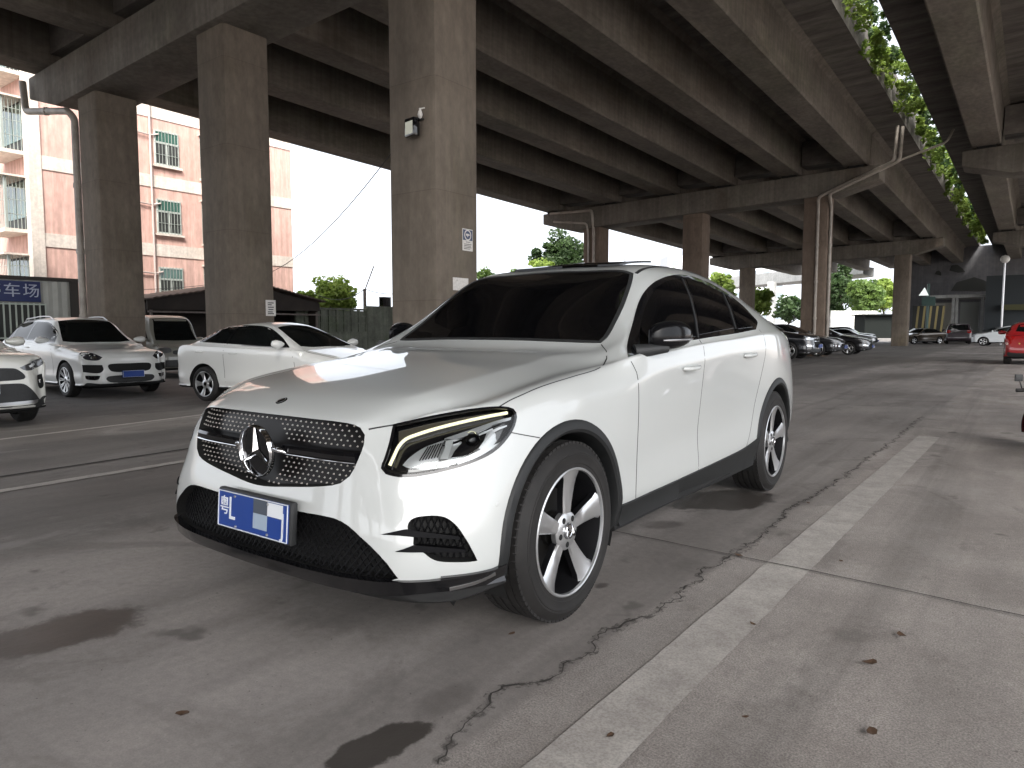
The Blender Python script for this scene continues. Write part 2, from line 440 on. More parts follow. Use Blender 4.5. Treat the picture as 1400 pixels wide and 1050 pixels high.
# ------------------------------------------------------------------ the white coupe SUV in the foreground
def hero():
    root = empty('parked_suv', 'white coupe-roofed SUV with black diamond-studded grille, large in the foreground', 'car', (-2.403, 2.379, 0), .0098)
    M = Matrix.Translation(root.location) @ Matrix.Rotation(.0098, 4, 'Z')
    front = [
     [(-.78,0,.22),(-.86,0,.27),(-.885,0,.36),(-.875,0,.50),(-.838,0,.62),(-.80,0,.76)],
     [(-.775,.24,.22),(-.855,.24,.27),(-.88,.24,.36),(-.87,.24,.50),(-.835,.24,.62),(-.797,.23,.76)],
     [(-.76,.44,.22),(-.845,.45,.27),(-.87,.46,.36),(-.86,.46,.50),(-.825,.45,.62),(-.785,.43,.757)],
     [(-.74,.60,.22),(-.82,.60,.275),(-.845,.61,.36),(-.835,.60,.50),(-.80,.58,.62),(-.755,.555,.755)],
     [(-.68,.71,.22),(-.765,.73,.28),(-.785,.735,.36),(-.78,.725,.50),(-.745,.695,.62),(-.695,.67,.755)],
     [(-.58,.79,.22),(-.665,.82,.285),(-.685,.83,.36),(-.675,.825,.50),(-.645,.80,.62),(-.60,.768,.758)]]
    front = [[(x, y, (.250, .282, .36)[i] if i < 3 else z) for i, (x, y, z) in enumerate(col)] for col in front]
    front = [[(x + (.010, .030, .034, .034, .024, .010)[i] * (1 - .35 * (c >= 4)), y * (1 - .012 * (c >= 3) - (.016 if c >= 3 and 0 < i < 5 else 0)), z) for i, (x, y, z) in enumerate(col)] for c, col in enumerate(front)]
    side = [
     [(-.45,.80,.27),(-.50,.89,.30),(-.51,.905,.37),(-.50,.905,.50),(-.48,.893,.63),(-.45,.862,.77)],
     [(-.26,.80,.22),(-.27,.90,.29),(-.27,.925,.38),(-.27,.925,.51),(-.265,.925,.66),(-.26,.905,.83)],
     [(0,.80,.22),(0,.90,.29),(0,.93,.39),(0,.932,.52),(0,.934,.69),(0,.918,.88)],
     [(.21,.80,.22),(.21,.90,.29),(.21,.93,.39),(.21,.932,.53),(.21,.934,.70),(.21,.922,.905)],
     [(.44,.80,.22),(.44,.90,.29),(.44,.925,.39),(.44,.925,.54),(.44,.93,.71),(.44,.929,.925)],
     [(.66,.80,.22),(.66,.895,.29),(.66,.918,.40),(.66,.916,.55),(.66,.925,.72),(.66,.933,.955)],
     [(.92,.80,.22),(.92,.895,.29),(.92,.916,.40),(.92,.910,.56),(.92,.920,.73),(.92,.937,.99)],
     [(1.24,.80,.22),(1.24,.895,.29),(1.24,.916,.40),(1.24,.906,.57),(1.24,.918,.74),(1.24,.939,1.005)],
     [(1.6,.80,.22),(1.6,.895,.29),(1.6,.917,.40),(1.6,.906,.57),(1.6,.918,.75),(1.6,.941,1.025)],
     [(1.98,.80,.22),(1.98,.895,.29),(1.98,.92,.40),(1.98,.912,.57),(1.98,.923,.76),(1.98,.943,1.045)],
     [(2.35,.80,.22),(2.35,.90,.30),(2.35,.93,.41),(2.35,.93,.58),(2.35,.936,.78),(2.35,.945,1.05)],
     [(2.7,.80,.22),(2.7,.90,.30),(2.7,.94,.42),(2.7,.945,.60),(2.7,.947,.80),(2.7,.943,1.05)],
     [(3.02,.80,.22),(3.02,.89,.30),(3.02,.93,.42),(3.02,.938,.60),(3.02,.936,.80),(3.02,.925,1.04)],
     [(3.34,.78,.24),(3.34,.87,.31),(3.34,.90,.43),(3.34,.908,.60),(3.34,.904,.80),(3.34,.886,1.02)],
     [(3.6,.74,.25),(3.6,.82,.32),(3.6,.85,.44),(3.6,.86,.61),(3.6,.852,.80),(3.6,.826,.99)]]
    top = [
     [(-.515,.715,.882),(-.61,.628,.866),(-.68,.555,.856),(-.742,.445,.858),(-.763,.225,.864),(-.768,0,.865)],
     [(-.40,.812,.908),(-.45,.722,.915),(-.49,.645,.918),(-.56,.52,.925),(-.60,.265,.938),(-.61,0,.941)],
     [(-.25,.852,.942),(-.27,.775,.955),(-.28,.70,.964),(-.31,.565,.972),(-.33,.29,.986),(-.34,0,.990)],
     [(0,.862,.982),(0,.785,.998),(0,.71,1.008),(0,.58,1.016),(0,.295,1.030),(0,0,1.034)],
     [(.21,.868,1.004),(.21,.795,1.022),(.21,.72,1.032),(.21,.585,1.040),(.21,.295,1.055),(.21,0,1.059)],
     [(.43,.886,1.030),(.42,.835,1.046),(.41,.74,1.060),(.41,.59,1.068),(.40,.30,1.082),(.40,0,1.086)],
     [(.63,.915,1.050),(.60,.895,1.073),(.61,.80,1.108),(.64,.70,1.118),(.595,.36,1.128),(.575,0,1.130)],
     [(.92,.922,1.075),(.91,.897,1.098),(.92,.800,1.215),(.935,.658,1.300),(.945,.34,1.345),(.95,0,1.356)],
     [(1.24,.925,1.098),(1.22,.899,1.124),(1.22,.80,1.315),(1.23,.605,1.503),(1.265,.33,1.530),(1.28,0,1.540)],
     [(1.6,.927,1.118),(1.6,.902,1.147),(1.6,.795,1.365),(1.6,.60,1.558),(1.6,.33,1.590),(1.6,0,1.600)],
     [(1.98,.929,1.133),(1.98,.903,1.163),(1.98,.79,1.378),(1.98,.595,1.566),(1.98,.33,1.597),(1.98,0,1.606)],
     [(2.35,.931,1.148),(2.35,.903,1.184),(2.35,.785,1.365),(2.35,.59,1.540),(2.35,.325,1.576),(2.35,0,1.586)],
     [(2.7,.928,1.160),(2.7,.893,1.200),(2.7,.775,1.342),(2.7,.575,1.486),(2.7,.32,1.526),(2.7,0,1.537)],
     [(3.02,.908,1.155),(3.02,.865,1.205),(3.02,.745,1.308),(3.02,.555,1.405),(3.02,.31,1.446),(3.02,0,1.456)],
     [(3.34,.864,1.130),(3.34,.815,1.175),(3.34,.70,1.238),(3.34,.53,1.298),(3.34,.29,1.335),(3.34,0,1.345)],
     [(3.6,.80,1.085),(3.6,.745,1.118),(3.6,.64,1.155),(3.6,.49,1.185),(3.6,.26,1.208),(3.6,0,1.216)],
     [(3.72,.72,1.04),(3.755,.64,1.06),(3.775,.55,1.075),(3.79,.42,1.087),(3.80,.22,1.096),(3.805,0,1.098)]]
    rear = [[(3.68,.68,.25),(3.73,.755,.32),(3.78,.79,.45),(3.79,.795,.62),(3.77,.78,.80),(3.75,.755,.93)],
     [(3.72,.60,.25),(3.79,.67,.32),(3.83,.69,.45),(3.84,.69,.62),(3.82,.68,.80),(3.79,.665,.94)],
     [(3.75,.52,.25),(3.82,.57,.32),(3.855,.58,.45),(3.86,.58,.62),(3.84,.57,.80),(3.81,.56,.945)],
     [(3.76,.40,.25),(3.84,.43,.32),(3.87,.44,.45),(3.875,.44,.62),(3.855,.43,.80),(3.825,.425,.95)],
     [(3.77,.2,.25),(3.845,.22,.32),(3.875,.22,.45),(3.88,.22,.62),(3.86,.22,.80),(3.83,.22,.95)],
     [(3.77,0,.25),(3.845,0,.32),(3.875,0,.45),(3.88,0,.62),(3.86,0,.80),(3.83,0,.95)]]
    side = [[(x, y, max(z, (.262, .30)[i])) if i < 2 else (x, y, z) for i, (x, y, z) in enumerate(col)] for col in side]
    top = [[(x, y, z + ((-.004, -.012, -.014, .004, 0, 0)[j] if 1 <= k <= 5 else 0)) for j, (x, y, z) in enumerate(st)] for k, st in enumerate(top)]
    B = Body(front, side, top, rear, 4)
    B.crease([st[3] for st in B.T[1:7]], .9)                    # bonnet crease
    B.crease([B.ring[c][5] for c in range(8, 18)], .5)           # shoulder crease
    B.crease([r[6] for r in B.ring[:6]], .35); B.crease([st[5] for st in B.T[15:17]], .1)
    B.crease(B.T[15], .35)
    me = B.evaluate(); S = Surf(me)
    pics = lambda off, sx, sy, l: [(off[0] + p[0] / sx, off[1] + p[1] / sy) + tuple(p[2:]) for p in l]
    K = 1  # pointed-corner flag
    # ---------------- outlines traced in the photograph (mirrored for the far side)
    HL = pics((480,530),5.385,5.385,[(318,276,K),(600,215),(900,163),(1090,147),(1190,163),(1212,215),(1172,328),(1060,455),(900,540),(640,615),(400,650),(262,628),(230,590),(252,530),(292,400)])
    GR = pics((230,480),4.667,4.667,[(570,856),(800,866),(1000,862),(1100,845),(1160,800),(1212,700),(1252,600),(1258,535),(1230,488),(1150,458)])
    SI = pics((480,680),3.5,3.5,[(285,108),(340,90),(440,92),(500,130),(550,200),(585,262),(605,303,K),(570,309),(440,309),(390,297),(345,264),(300,232),(297,180),(270,150)])
    # symmetric openings are built in the front view (y, z) from the seen half
    def to_front(pts, proj='photo'):
        g = caster(proj, S, M); return [(g(Vector((p[0], p[1], 0)))[0]) for p in pts]
    GRF = [(0, .863), (.27, .862), (.444, .857), (.496, .844), (.518, .82), (.524, .786), (.515, .733), (.492, .677), (.456, .650), (.384, .632), (.218, .609), (0, .589)]
    GRF = GRF + [(-y, z) for y, z in GRF[-2:0:-1]]
    LI = [(0, .527), (.258, .528), (.453, .530), (.519, .513), (.571, .482), (.62, .451), (.675, .403), (.708, .352, K), (.66, .334, K), (.3, .326), (0, .324)]
    LI = LI + [(-p[0],) + tuple(p[1:]) for p in LI[-2:0:-1]]
    cuts = []
    for x in (0, 2.873):
        for s in (1, -1): cuts.append(cyl_cutter(x - .012, s * .55, s * 1.1, .372 + (x > 1) * .008, .425 + (x > 1) * .006))
    Vc, Fc, Bg, Fg = cutter(S, GRF, 'front', .07, .05); cuts.append((Vc, Fc))
    Vc, Fc, Bl, Fl = cutter(S, LI, 'front', .09, .05); cuts.append((Vc, Fc))
    Vc, Fc, Bh, Fh = cutter(S, HL, 'photo', .055, 8, M, (-.62, .78, .02), .03); cuts.append((Vc, Fc)); cuts.append((mirrored(Vc), Fc))
    Vc, Fc, Bs, Fs = cutter(S, SI, 'photo', .06, 7, M, (-.45, .89, 0), .03); cuts.append((Vc, Fc)); cuts.append((mirrored(Vc), Fc))
    body = boolean_cut(me, cuts, [PAINT, DARK]); fix_normals(body, 38)
    dark_below(body, .333)
    link('body', body, root)
    # inner floor so that no daylight shows through under the body
    # ---------------- wheel arches, sills, lower lip
    for x in (0, 2.873):
        for s in (1, -1):
            V = []; F = []; n = 40
            for k in range(n + 1):
                a = R(-14) + R(208) * k / n if x == 0 else R(-22) + R(210) * k / n
                ca, sa = math.cos(a), math.sin(a); cx, cz = x - .015, .372 + (x > 1) * .012
                row = []
                for r, dy in ((.400, -.20), (.402, -.012), (.408, .006), (.420, .013), (.447, .010), (.456, .004), (.460, -.006), (.452, -.05)):
                    q = Vector((3, cx - r * ca, cz + r * sa)); l, nn = S.hit(Vector((3, cx - max(r, .435) * ca, cz + max(r, .435) * sa)), Vector((-1, 0, 0)))
                    row.append(Vector((l.x + dy, cx - r * ca, cz + r * sa)))
                V += row
            m_ = 8
            for k in range(n):
                for j in range(m_ - 1): F.append((k*m_+j, k*m_+j+1, (k+1)*m_+j+1, (k+1)*m_+j))
            F += [tuple(range(m_)), tuple(range(n*m_, (n+1)*m_))[::-1]]
            if s < 0: V = mirrored(V)
            o = mesh('wheel_arch_trim', V, F, CLAD, root); orient(o.data, S, 30)
            b = MB(); Mx = RX if s > 0 else Matrix.Rotation(-PI/2, 4, 'Y')
            mm = Matrix.Translation((s*.0, x - .012, .372)) @ Mx
            b.lathe([(.424, .90), (.424, .56), (.05, .55)], 48, mm, close=True)
            o = b.build('wheel_well', DARK, root, 40)
            b2 = bmesh.new(); b2.from_mesh(o.data)
            bmesh.ops.delete(b2, geom=[f for f in b2.faces if f.calc_center_median().z < .2], context='FACES'); b2.to_mesh(o.data); b2.free()
    panel('side_skirt', root, S, [(.435,.262,K),(.425,.392,K),(.60,.386),(1.34,.392),(2.1,.410),(2.36,.44),(2.46,.46,K),(2.40,.275,K)], 'side', .012, .05, .05, CLAD)
    # bumper lip: a gloss strip along the bottom of the nose
    lip = [(.892,.305,K),(.892,.352,K),(.84,.345),(.78,.342),(.708,.346,K),(.66,.342),(.3,.334),(0,.332)]
    lip = lip + [(-p[0],) + tuple(p[1:]) for p in lip[-2::-1]]
    lip += [(-.80,.297),(-.4,.292),(0,.291),(.4,.292),(.80,.297)]
    V, F = patch(S, lip, 'front', .014, .03, .035, None, False)
    o = mesh('front_lip', V, F, GBLACK, root); orient(o.data, S)
    panel('lip_corner', root, S, [(-.66,.298,K),(-.66,.350,K),(-.50,.352,K),(-.44,.36,K),(-.44,.290,K),(-.5,.292,K)], 'side', .013, .03, .04, GBLACK)
    strip('lip_accent', root, S, [(-.49,.338),(-.56,.318),(-.63,.306)], 'side', .017, .012, .03, SATIN)
    # ---------------- grille
    b = MB(); b.add([v + Vector((0, -.004, 0)) for v in Bg], [tuple(f) for f in Fg]); g = b.build('grille', simple('grille_black', (.006, .005, .005), .35, spec=.3), root, 60)
    b = MB(); ol = [Vector((p[0], p[1])) for p in resample(GRF, .03)]
    gf = caster('front', S)
    for i in range(-18, 19):
        for j in range(-6, 7):
            for h in (0, .5):
                y, z = (i + h) * .0295, .725 + (j + h) * .0345
                if not inside(Vector((y, z)), ol) or y*y + (z - .722)**2 < .122**2 or (.712 < z < .762): continue
                if min((Vector((y, z)) - q).length for q in ol) < .012: continue
                l, nn = gf(Vector((y, z))); x = l.y + .022; r = .0043
                b.add([(y-r, x, z), (y, x, z-r), (y+r, x, z), (y, x, z+r), (y, x-.008, z)], [(0,1,4),(1,2,4),(2,3,4),(3,0,4)])
    st = b.build('grille_studs', STUD, g)
    for s in (1, -1):                                          # the two louvres
        V = []; F = []; n = 10
        for k in range(n + 1):
            y = .120 + .385 * k / n; l, nn = gf(Vector((y, .73))); x = l.y
            h = .017 + .004 * k / n
            for dx, dz in ((.045, h), (.006, h * .95), (-.002, h * .4), (.002, -h * .75), (.012, -h), (.045, -h)): V.append(Vector((s * y, x + dx, .737 + dz)))
        for k in range(n):
            for j in range(5): F.append((k*6+j, k*6+j+1, (k+1)*6+j+1, (k+1)*6+j))
        F += [tuple(range(6)), tuple(range(n*6, n*6+6))[::-1]]
        lo = mesh('louvre', V, F, GBLACK, g); fix_normals(lo.data)
        b = MB(); b.tube([(s*(.122+.383*k/10), gf(Vector((.122+.383*k/10, .73)))[0].y - .001, .722) for k in range(11)], .0038, 6); b.build('louvre_edge', CHROME, lo, 60)
        b = MB(); b.tube([(s*.10, -.79, .738), (s*.112, -.815, .742), (s*.135, -.812, .737), (s*.15, -.795, .726)], [.008, .013, .012, .004], 8); b.build('louvre_tip', CHROME, lo, 60)
    Me = Matrix.Translation((0, -.822, .722)) @ Matrix.Rotation(R(3), 4, 'X') @ Matrix.Rotation(PI/2, 4, 'X')
    b = MB(); b.lathe([(.100, -.014), (.098, -.006), (.0, -.004)], 48, Me); em = b.build('star_emblem', GBLACK, g, 40)
    b = MB(); b.lathe([(.0935, -.008), (.0945, .006), (.098, .010), (.1015, .006), (.1025, -.010)], 64, Me, close=True); b.build('emblem_ring', CHROME, em, 60)
    b = MB(); star_bars(b, .094, .008, -.002, Me); b.build('emblem_star', CHROME, em)
    # ---------------- lower intake, number plate
    b = MB(); b.add([v + Vector((0, -.005, 0)) for v in Bl], [tuple(f) for f in Fl]); li = b.build('lower_intake', DARK, root, 60)
    b = MB()
    ol = [Vector((p[0], p[1])) for p in resample(LI, .03)]
    for i in range(-36, 37):                                    # honeycomb mesh of bars
        for s in (-1, 1):
            seg = []
            for k in range(40):
                z = .29 + .24 * k / 39; y = i * .030 + s * (z - .41) * .9
                ok = inside(Vector((y, z)), ol)
                if ok: seg.append((y, gf(Vector((y, z)))[0].y + .045, z))
                if (not ok or k == 39):
                    if len(seg) > 2: b.tube([seg[0], seg[-1]], .0028, 4)
                    seg = []
    b.build('intake_mesh', MESHB, li)
    Pm = Matrix.Translation((.062, -.885, .494)) @ Matrix.Rotation(R(-4), 4, 'X')
    b = MB(); b.box((-.232, .0, -.079), (.232, .030, .079), Pm); pf = b.build('number_plate', MBLACK, root); bevel(pf, .008); 
    pf['label'] = 'blue number plate in a dark frame'
    b = MB(); b.box((-.22, -.004, -.07), (.22, .002, .07), Pm); b.build('plate_sheet', PLATEBLUE, pf)
    b = MB()
    for q in ((-.219, .0665, .219, .0695), (-.219, -.0695, .219, -.0665), (-.219, -.066, -.2165, .066), (.2165, -.066, .219, .066)): b.box((q[0], -.0075, q[1]), (q[2], -.003, q[3]), Pm)
    b.build('plate_border', WHITEINK, pf)
    for ch, px, sz, pz in (('粤', -.178, .078, .008), ('L', -.128, .125, .002), ('J', .19, .115, -.010)):
        tm = text_mesh(ch, sz, .002); tm.materials.append(WHITEINK); o = link('plate_lettering', tm, pf)
        w = .72 if ch != '粤' else .78
        o.matrix_local = Pm @ Matrix.Translation((px, -.0045, pz)) @ Matrix.Rotation(PI/2, 4, 'X') @ Matrix.Diagonal((w, 1, 1, 1))
    GREYB = simple('plate_pale', (.34, .42, .52), .4); GREYD = simple('plate_grey', (.07, .085, .11), .4)
    b = MB(); b.box((.012, -.0062, -.045), (.098, -.0048, .012), Pm); b.k = 1; b.box((.012, -.0062, .0125), (.098, -.0048, .066), Pm); b.k = 2; b.box((.0985, -.0062, .0125), (.19, -.0048, .063), Pm)
    b.build('plate_pixel_block', GREYB, pf, mats=[GREYB, GREYD, WHITEINK])  # added pale and grey blocks in place of pixelated characters, no wear
    for y, z in ((-.11, .055), (.1, .055), (-.1, -.06), (.1, -.058)): b = MB(); b.lathe([(.006, -.001), (.006, .004), (.003, .006)], 10, Pm @ Matrix.Translation((y, -.003, z)) @ Matrix.Rotation(PI/2, 4, 'X')); b.build('plate_bolt', SATIN, pf)
    # ---------------- side intakes with fins
    b0 = MB(); b0.add([v + Vector((.45, -.89, 0)) * .006 for v in Bs], [tuple(f) for f in Fs])
    FIN = [pics((480,680),3.5,3.5,[(145,177,K),(215,162),(268,152),(300,160,K),(515,186,K),(520,200,K),(300,190,K),(240,184)]), pics((480,680),3.5,3.5,[(213,259,K),(262,243),(300,228,K),(545,248,K),(548,262,K),(345,262,K),(270,262)])]
    for s in (1, -1):
        V = b0.v if s > 0 else mirrored(b0.v)
        o = mesh('side_intake', V, b0.f, DARK, root, 60)
        b = MB()
        for k in range(16):                                      # mesh bars
            for sg in (-1, 1):
                u0 = 545 + k * 9; p0, p1 = (u0, 700), (u0 + sg * 30, 770)
                olp = [Vector((p[0], p[1])) for p in resample(SI, 6)]; seg = []
                for q in range(24):
                    t = q / 23; p = Vector((p0[0] + (p1[0]-p0[0])*t, p0[1] + (p1[1]-p0[1])*t))
                    if inside(p, olp): seg.append(p)
                if len(seg) > 2:
                    gg = caster('photo', S, M); w = [gg(Vector((p.x, p.y, 0)))[0] + Vector((-.45, .89, 0)) * .04 for p in (seg[0], seg[-1])]
                    if s < 0: w = mirrored(w)
                    b.tube(w, .0025, 4)
        b.build('intake_mesh', MESHB, o)
        for fp in FIN:
            V, F = patch(S, fp, 'photo', .006, .045, 7, M, True)
            if s < 0: V = mirrored(V)
            f_ = mesh('intake_fin', V, F, FINB, o); orient(f_.data, S)
    # ---------------- headlights
    gp = caster('photo', S, M); dirn = Vector((-.62, .78, .02)).normalized()
    cr = lambda l: pics((480,530),5.385,5.385,l)
    for s in (1, -1):
        mk = (lambda V: V) if s > 0 else mirrored
        b = MB(); b.add(mk([v - dirn * .003 for v in Bh]), [tuple(f) for f in Fh]); hl = b.build('headlight', GBLACK, root, 60)
        V, F = patch(S, HL, 'photo', .001, 0, 8, M)
        o = mesh('headlight_lens', mk(V), F, LENS, hl); orient(o.data, S)
        V, F = ribbon(S, HL, 'photo', .0015, .010, 5, M, .006, True, True)
        o = mesh('headlight_rim', mk(V), F, GBLACK, hl); orient(o.data, S)
        def inner(name, pts, depth, thick, m, step=6, smooth=True):
            V, F = patch(S, cr(pts), 'photo', -depth, thick, step, M, smooth); o = mesh(name, mk(V), F, m, hl); orient(o.data, S); return o
        def bar(name, pts, depth, rad, m):
            P = [gp(Vector((p[0], p[1], 0)))[0] + dirn * depth for p in resample(cr(pts), 4, False)]
            b = MB(); b.tube(mk(P), rad, 8); return b.build(name, m, hl, 60)
        DRLC = [(280,580),(310,515),(350,435),(400,385),(480,352),(620,308),(800,262),(980,222),(1150,190)]
        bar('running_light', DRLC, .016, .006, DRL)
        inner('light_shroud', [(345,300,1),(600,240),(860,195),(1090,165),(1150,180,1),(980,212),(800,250),(620,296),(480,338),(395,368),(345,420,1)], .020, .03, simple('shroud_brown', (.075,.065,.05), .25, coat=.6))
        inner('lamp_bowl', [(372,560,1),(420,500),(520,430),(640,385),(700,375),(1000,290),(1190,225,1),(1165,300),(1060,440,1),(900,520),(700,575),(500,590)], .044, .01, REFL)
        inner('reflector', [(370,565,1),(430,500),(540,425),(690,370,1),(670,440),(635,520,1),(560,570),(430,588)], .020, .02, REFL)
        b = MB()
        for k in range(7):
            a, c = (500 + k * 22, 545 - k * 4), (565 + k * 19, 440 - k * 5)
            P = [gp(Vector((*[(480, 530)[i] + q[i] / 5.385 for i in (0, 1)], 0)))[0] + dirn * .016 for q in (a, c)]
            b.tube(mk(P), .0022, 5)
        b.build('reflector_rib', GBLACK, hl)
        inner('lamp_divider', [(700,380,1),(760,370,1),(735,450),(715,520,1),(655,522,1),(690,440)], .014, .02, simple('grey_bezel', (.35,.36,.36), .25, coat=.5))
        inner('projector_bezel', [(770,450,1),(830,385),(960,335),(1010,320,1),(960,430),(900,475),(740,505,1)], .022, .03, GBLACK)
        c0 = gp(Vector((480 + 880/5.385, 530 + 405/5.385, 0)))[0] + dirn * .034
        if s < 0: c0 = Vector((-c0[0], c0[1], c0[2]))
        b = MB(); d0 = -dirn if s > 0 else Vector((dirn.x, -dirn.y, -dirn.z)); qm = Matrix.Translation(c0) @ d0.to_track_quat('Z', 'Y').to_matrix().to_4x4()
        b.lathe([(.030, 0), (.028, .008), (.020, .016), (.010, .0205), (0, .022)], 32, qm); b.build('projector_lens', GLASS, hl, 80)
        b = MB(); b.lathe([(.030, .0), (.0325, .008), (.036, .0)], 32, qm, close=True); b.build('projector_ring', CHROME, hl, 60)
        inner('lamp_blade', [(690,365,1),(900,295),(1060,240),(1190,210,1),(1185,232,1),(1070,262),(900,330),(760,375,1)], .010, .02, REFL)
        inner('lamp_blade', [(945,440,1),(1010,350),(1060,300),(1160,268,1),(1160,280,1),(1070,318),(1020,370),(960,445,1)], .012, .02, REFL)
        inner('outer_reflector', [(790,535,1),(920,470),(1040,425),(1120,390,1),(1060,440),(930,510),(790,560,1)], .016, .02, REFL)
        inner('turn_lamp', [(640,545,1),(735,520,1),(725,580,1),(640,590,1)], .016, .02, simple('lamp_pale', (.6,.62,.62), .2, coat=.5))
    # ---------------- glass
    WS = [(543,461,K),(580,429.5),(621,401),(648,386.5),(675,380.5),(720,376.8),(790,375.2),(862,375.8,K),(857,394.6),(849,418.6),(839,444.9),(829,462),(821,470,K),(700,467.8),(620,465)]
    g = caster('photo', S, M); wp = [g(Vector((p[0], p[1], 0)))[0] for p in WS]
    # the windscreen is built symmetric, in the top view, from its seen right edge
    WT = [(0,1.285),(.30,1.268),(.50,1.235),(.575,1.212,K),(.61,1.12),(.645,.98),(.672,.82),(.69,.70),(.685,.655,K),(.36,.61),(0,.592)]
    WT = WT + [(-p[0],) + tuple(p[1:]) for p in WT[-2:0:-1]]
    panel('windscreen', root, S, WT, 'top', .002, .006, .06, GLASS, None, False)
    o = strip('windscreen_seal', root, S, WT, 'top', .0045, .022, .03, MBLACK, None, False, closed=True)
    DLO = pics((820,340),4.667,4.667,[(180,692,K),(174,620),(206,490),(258,320),(330,228),(420,182),(520,168),(640,196),(780,266),(900,356),(980,438),(1004,470),(994,517,K),(870,542),(640,577),(470,612)])
    panel('window_surround', root, S, DLO, 'photo', .0035, .007, 5, GBLACK, M)
    W1 = pics((820,340),4.667,4.667,[(245,632,K),(262,480),(300,350),(360,255),(430,210),(512,196,K),(560,300),(590,430),(608,560,K),(420,597)])
    W2 = pics((820,340),4.667,4.667,[(548,198,K),(640,220),(768,283,K),(815,390),(850,508,K),(640,548),(632,548,K),(618,420),(590,310)])
    W3 = pics((820,340),4.667,4.667,[(800,300,K),(890,368),(965,440),(988,478),(982,500,K),(880,512,K),(850,410)])
    for nm, w in (('front_side_window', W1), ('rear_side_window', W2), ('quarter_window', W3)): panel(nm, root, S, w, 'photo', .006, .005, 5, GLASS, M)
    for a in ([(522,196),(566,300),(600,430),(622,570)], [(780,283),(825,390),(862,512)]):
        strip('window_pillar_strip', root, S, pics((820,340),4.667,4.667,a), 'photo', .009, .012, 6, MBLACK, M)
    RW = [(0,2.85),(.30,2.84),(.47,2.82,K),(.50,3.0),(.49,3.2),(.44,3.48,K),(.25,3.52),(0,3.525)]; RW = RW + [(-p[0],) + tuple(p[1:]) for p in RW[-2:0:-1]]
    panel('rear_window', root, S, RW, 'top', .002, .005, .07, GLASS, None, False)
    # roof channel: dark line between roof and body side
    strip('roof_channel', root, S, [(.592,1.235),(.585,1.35),(.58,1.6),(.575,1.98),(.57,2.35),(.555,2.7),(.535,2.95)], 'top', .002, .020, .04, MBLACK)
    # sunroof, rear edge tilted up
    V = []; F = []
    for i in range(9):
        for j in range(5):
            y = -.39 + .78 * i / 8; x = 1.42 + .44 * j / 4; l, n = S.hit(Vector((y, x, 4)), Vector((0, 0, -1))); V.append(l + Vector((0, 0, .014 + .026 * j / 4)))
    F = [(i*5+j, i*5+j+1, (i+1)*5+j+1, (i+1)*5+j) for i in range(8) for j in range(4)]
    n = len(V); V += [v - Vector((0, 0, .014)) for v in V]; F += [tuple(q + n for q in f)[::-1] for f in F]
    rim = [i*5 for i in range(9)] + [40+j for j in range(1, 5)] + [i*5+4 for i in range(7, -1, -1)] + [j for j in range(3, 0, -1)]
    F += [(a, b_, b_ + n, a + n) for a, b_ in zip(rim, rim[1:] + rim[:1])]
    o = mesh('sunroof', V, F, GLASS, root); fix_normals(o.data)
    panel('sunroof_opening', root, S, [(-.43,1.40,K),(.43,1.40,K),(.44,1.88,K),(-.44,1.88,K)], 'top', .001, 0, .06, MBLACK, None, False)
    # ---------------- panel gaps
    gap = lambda pts, proj='photo', w=.0055, m=None, mi=True: strip('panel_gap', root, S, pts, proj, .0006, w, 6 if proj == 'photo' else .03, GAPM, M, mi, True, .002)
    GAPM = simple('panel_gap_shadow', (.03, .03, .03), .8)
    gap([(682,556.5),(696,548),(711,541),(740,528.6),(786,514),(814,505.7),(825,499),(829.5,490),(829,480),(822,471)], w=.005)
    gap([(504,587),(520,584),(540,580.8)], w=.006)
    gap([(859.6,489),(866,500),(870.4,509.3),(872.8,526),(873.4,552),(872.5,584),(871,620),(869.7,660),(869,684)])
    gap([(1.405,1.135),(1.40,1.02),(1.395,.8),(1.40,.5),(1.405,.39)], 'side', .004)
    gap([(2.50,1.19),(2.52,1.05),(2.47,.93),(2.36,.72),(2.30,.55),(2.22,.42)], 'side', .004)
    gap([(697,591),(715,594.5),(738,598.5)], w=.004)
    # ---------------- bonnet badge, parking sensor, handles
    l, n_ = S.hit(Vector((0, -.70, 4)), Vector((0, 0, -1)))
    b = MB(); qm = Matrix.Translation(l) @ n_.to_track_quat('Z', 'Y').to_matrix().to_4x4()
    b.lathe([(.024, 0), (.024, .002), (.021, .0035), (0, .004)], 28, qm); b.k = 1; b.lathe([(.017, .0036), (.018, .0045), (.0195, .0036)], 28, qm, close=True)
    b.build('bonnet_badge', GBLACK, root, 40, mats=[GBLACK, SATIN])
    for s in (1, -1):
        l, n_ = gp(Vector((680, 689, 0)))
        if s < 0: l = Vector((-l.x, l.y, l.z)); n_ = Vector((-n_.x, n_.y, n_.z))
        b = MB(); b.lathe([(.010, -.002), (.010, .0012), (.0085, .0018), (0, .0018)], 20, Matrix.Translation(l) @ n_.to_track_quat('Z', 'Y').to_matrix().to_4x4()); b.build('parking_sensor', PAINT, root, 40)
        for hx, hz in ((1.19, .985), (2.16, 1.025)):
            P = []; b = MB()
            for k in range(9):
                t = k / 8; l, n_ = S.hit(Vector((3, hx - .10 + .20 * t, hz + .006 * t)), Vector((-1, 0, 0))); P.append(l + n_ * (.004 + .030 * math.sin(PI * t)**.45))
            if s < 0: P = mirrored(P)
            b.tube(P, [.008, .012, .0135, .0135, .0135, .0135, .0135, .012, .008], 10); b.build('door_handle', PAINT, root, 60)
            l, n_ = S.hit(Vector((3, hx, hz)), Vector((-1, 0, 0)))
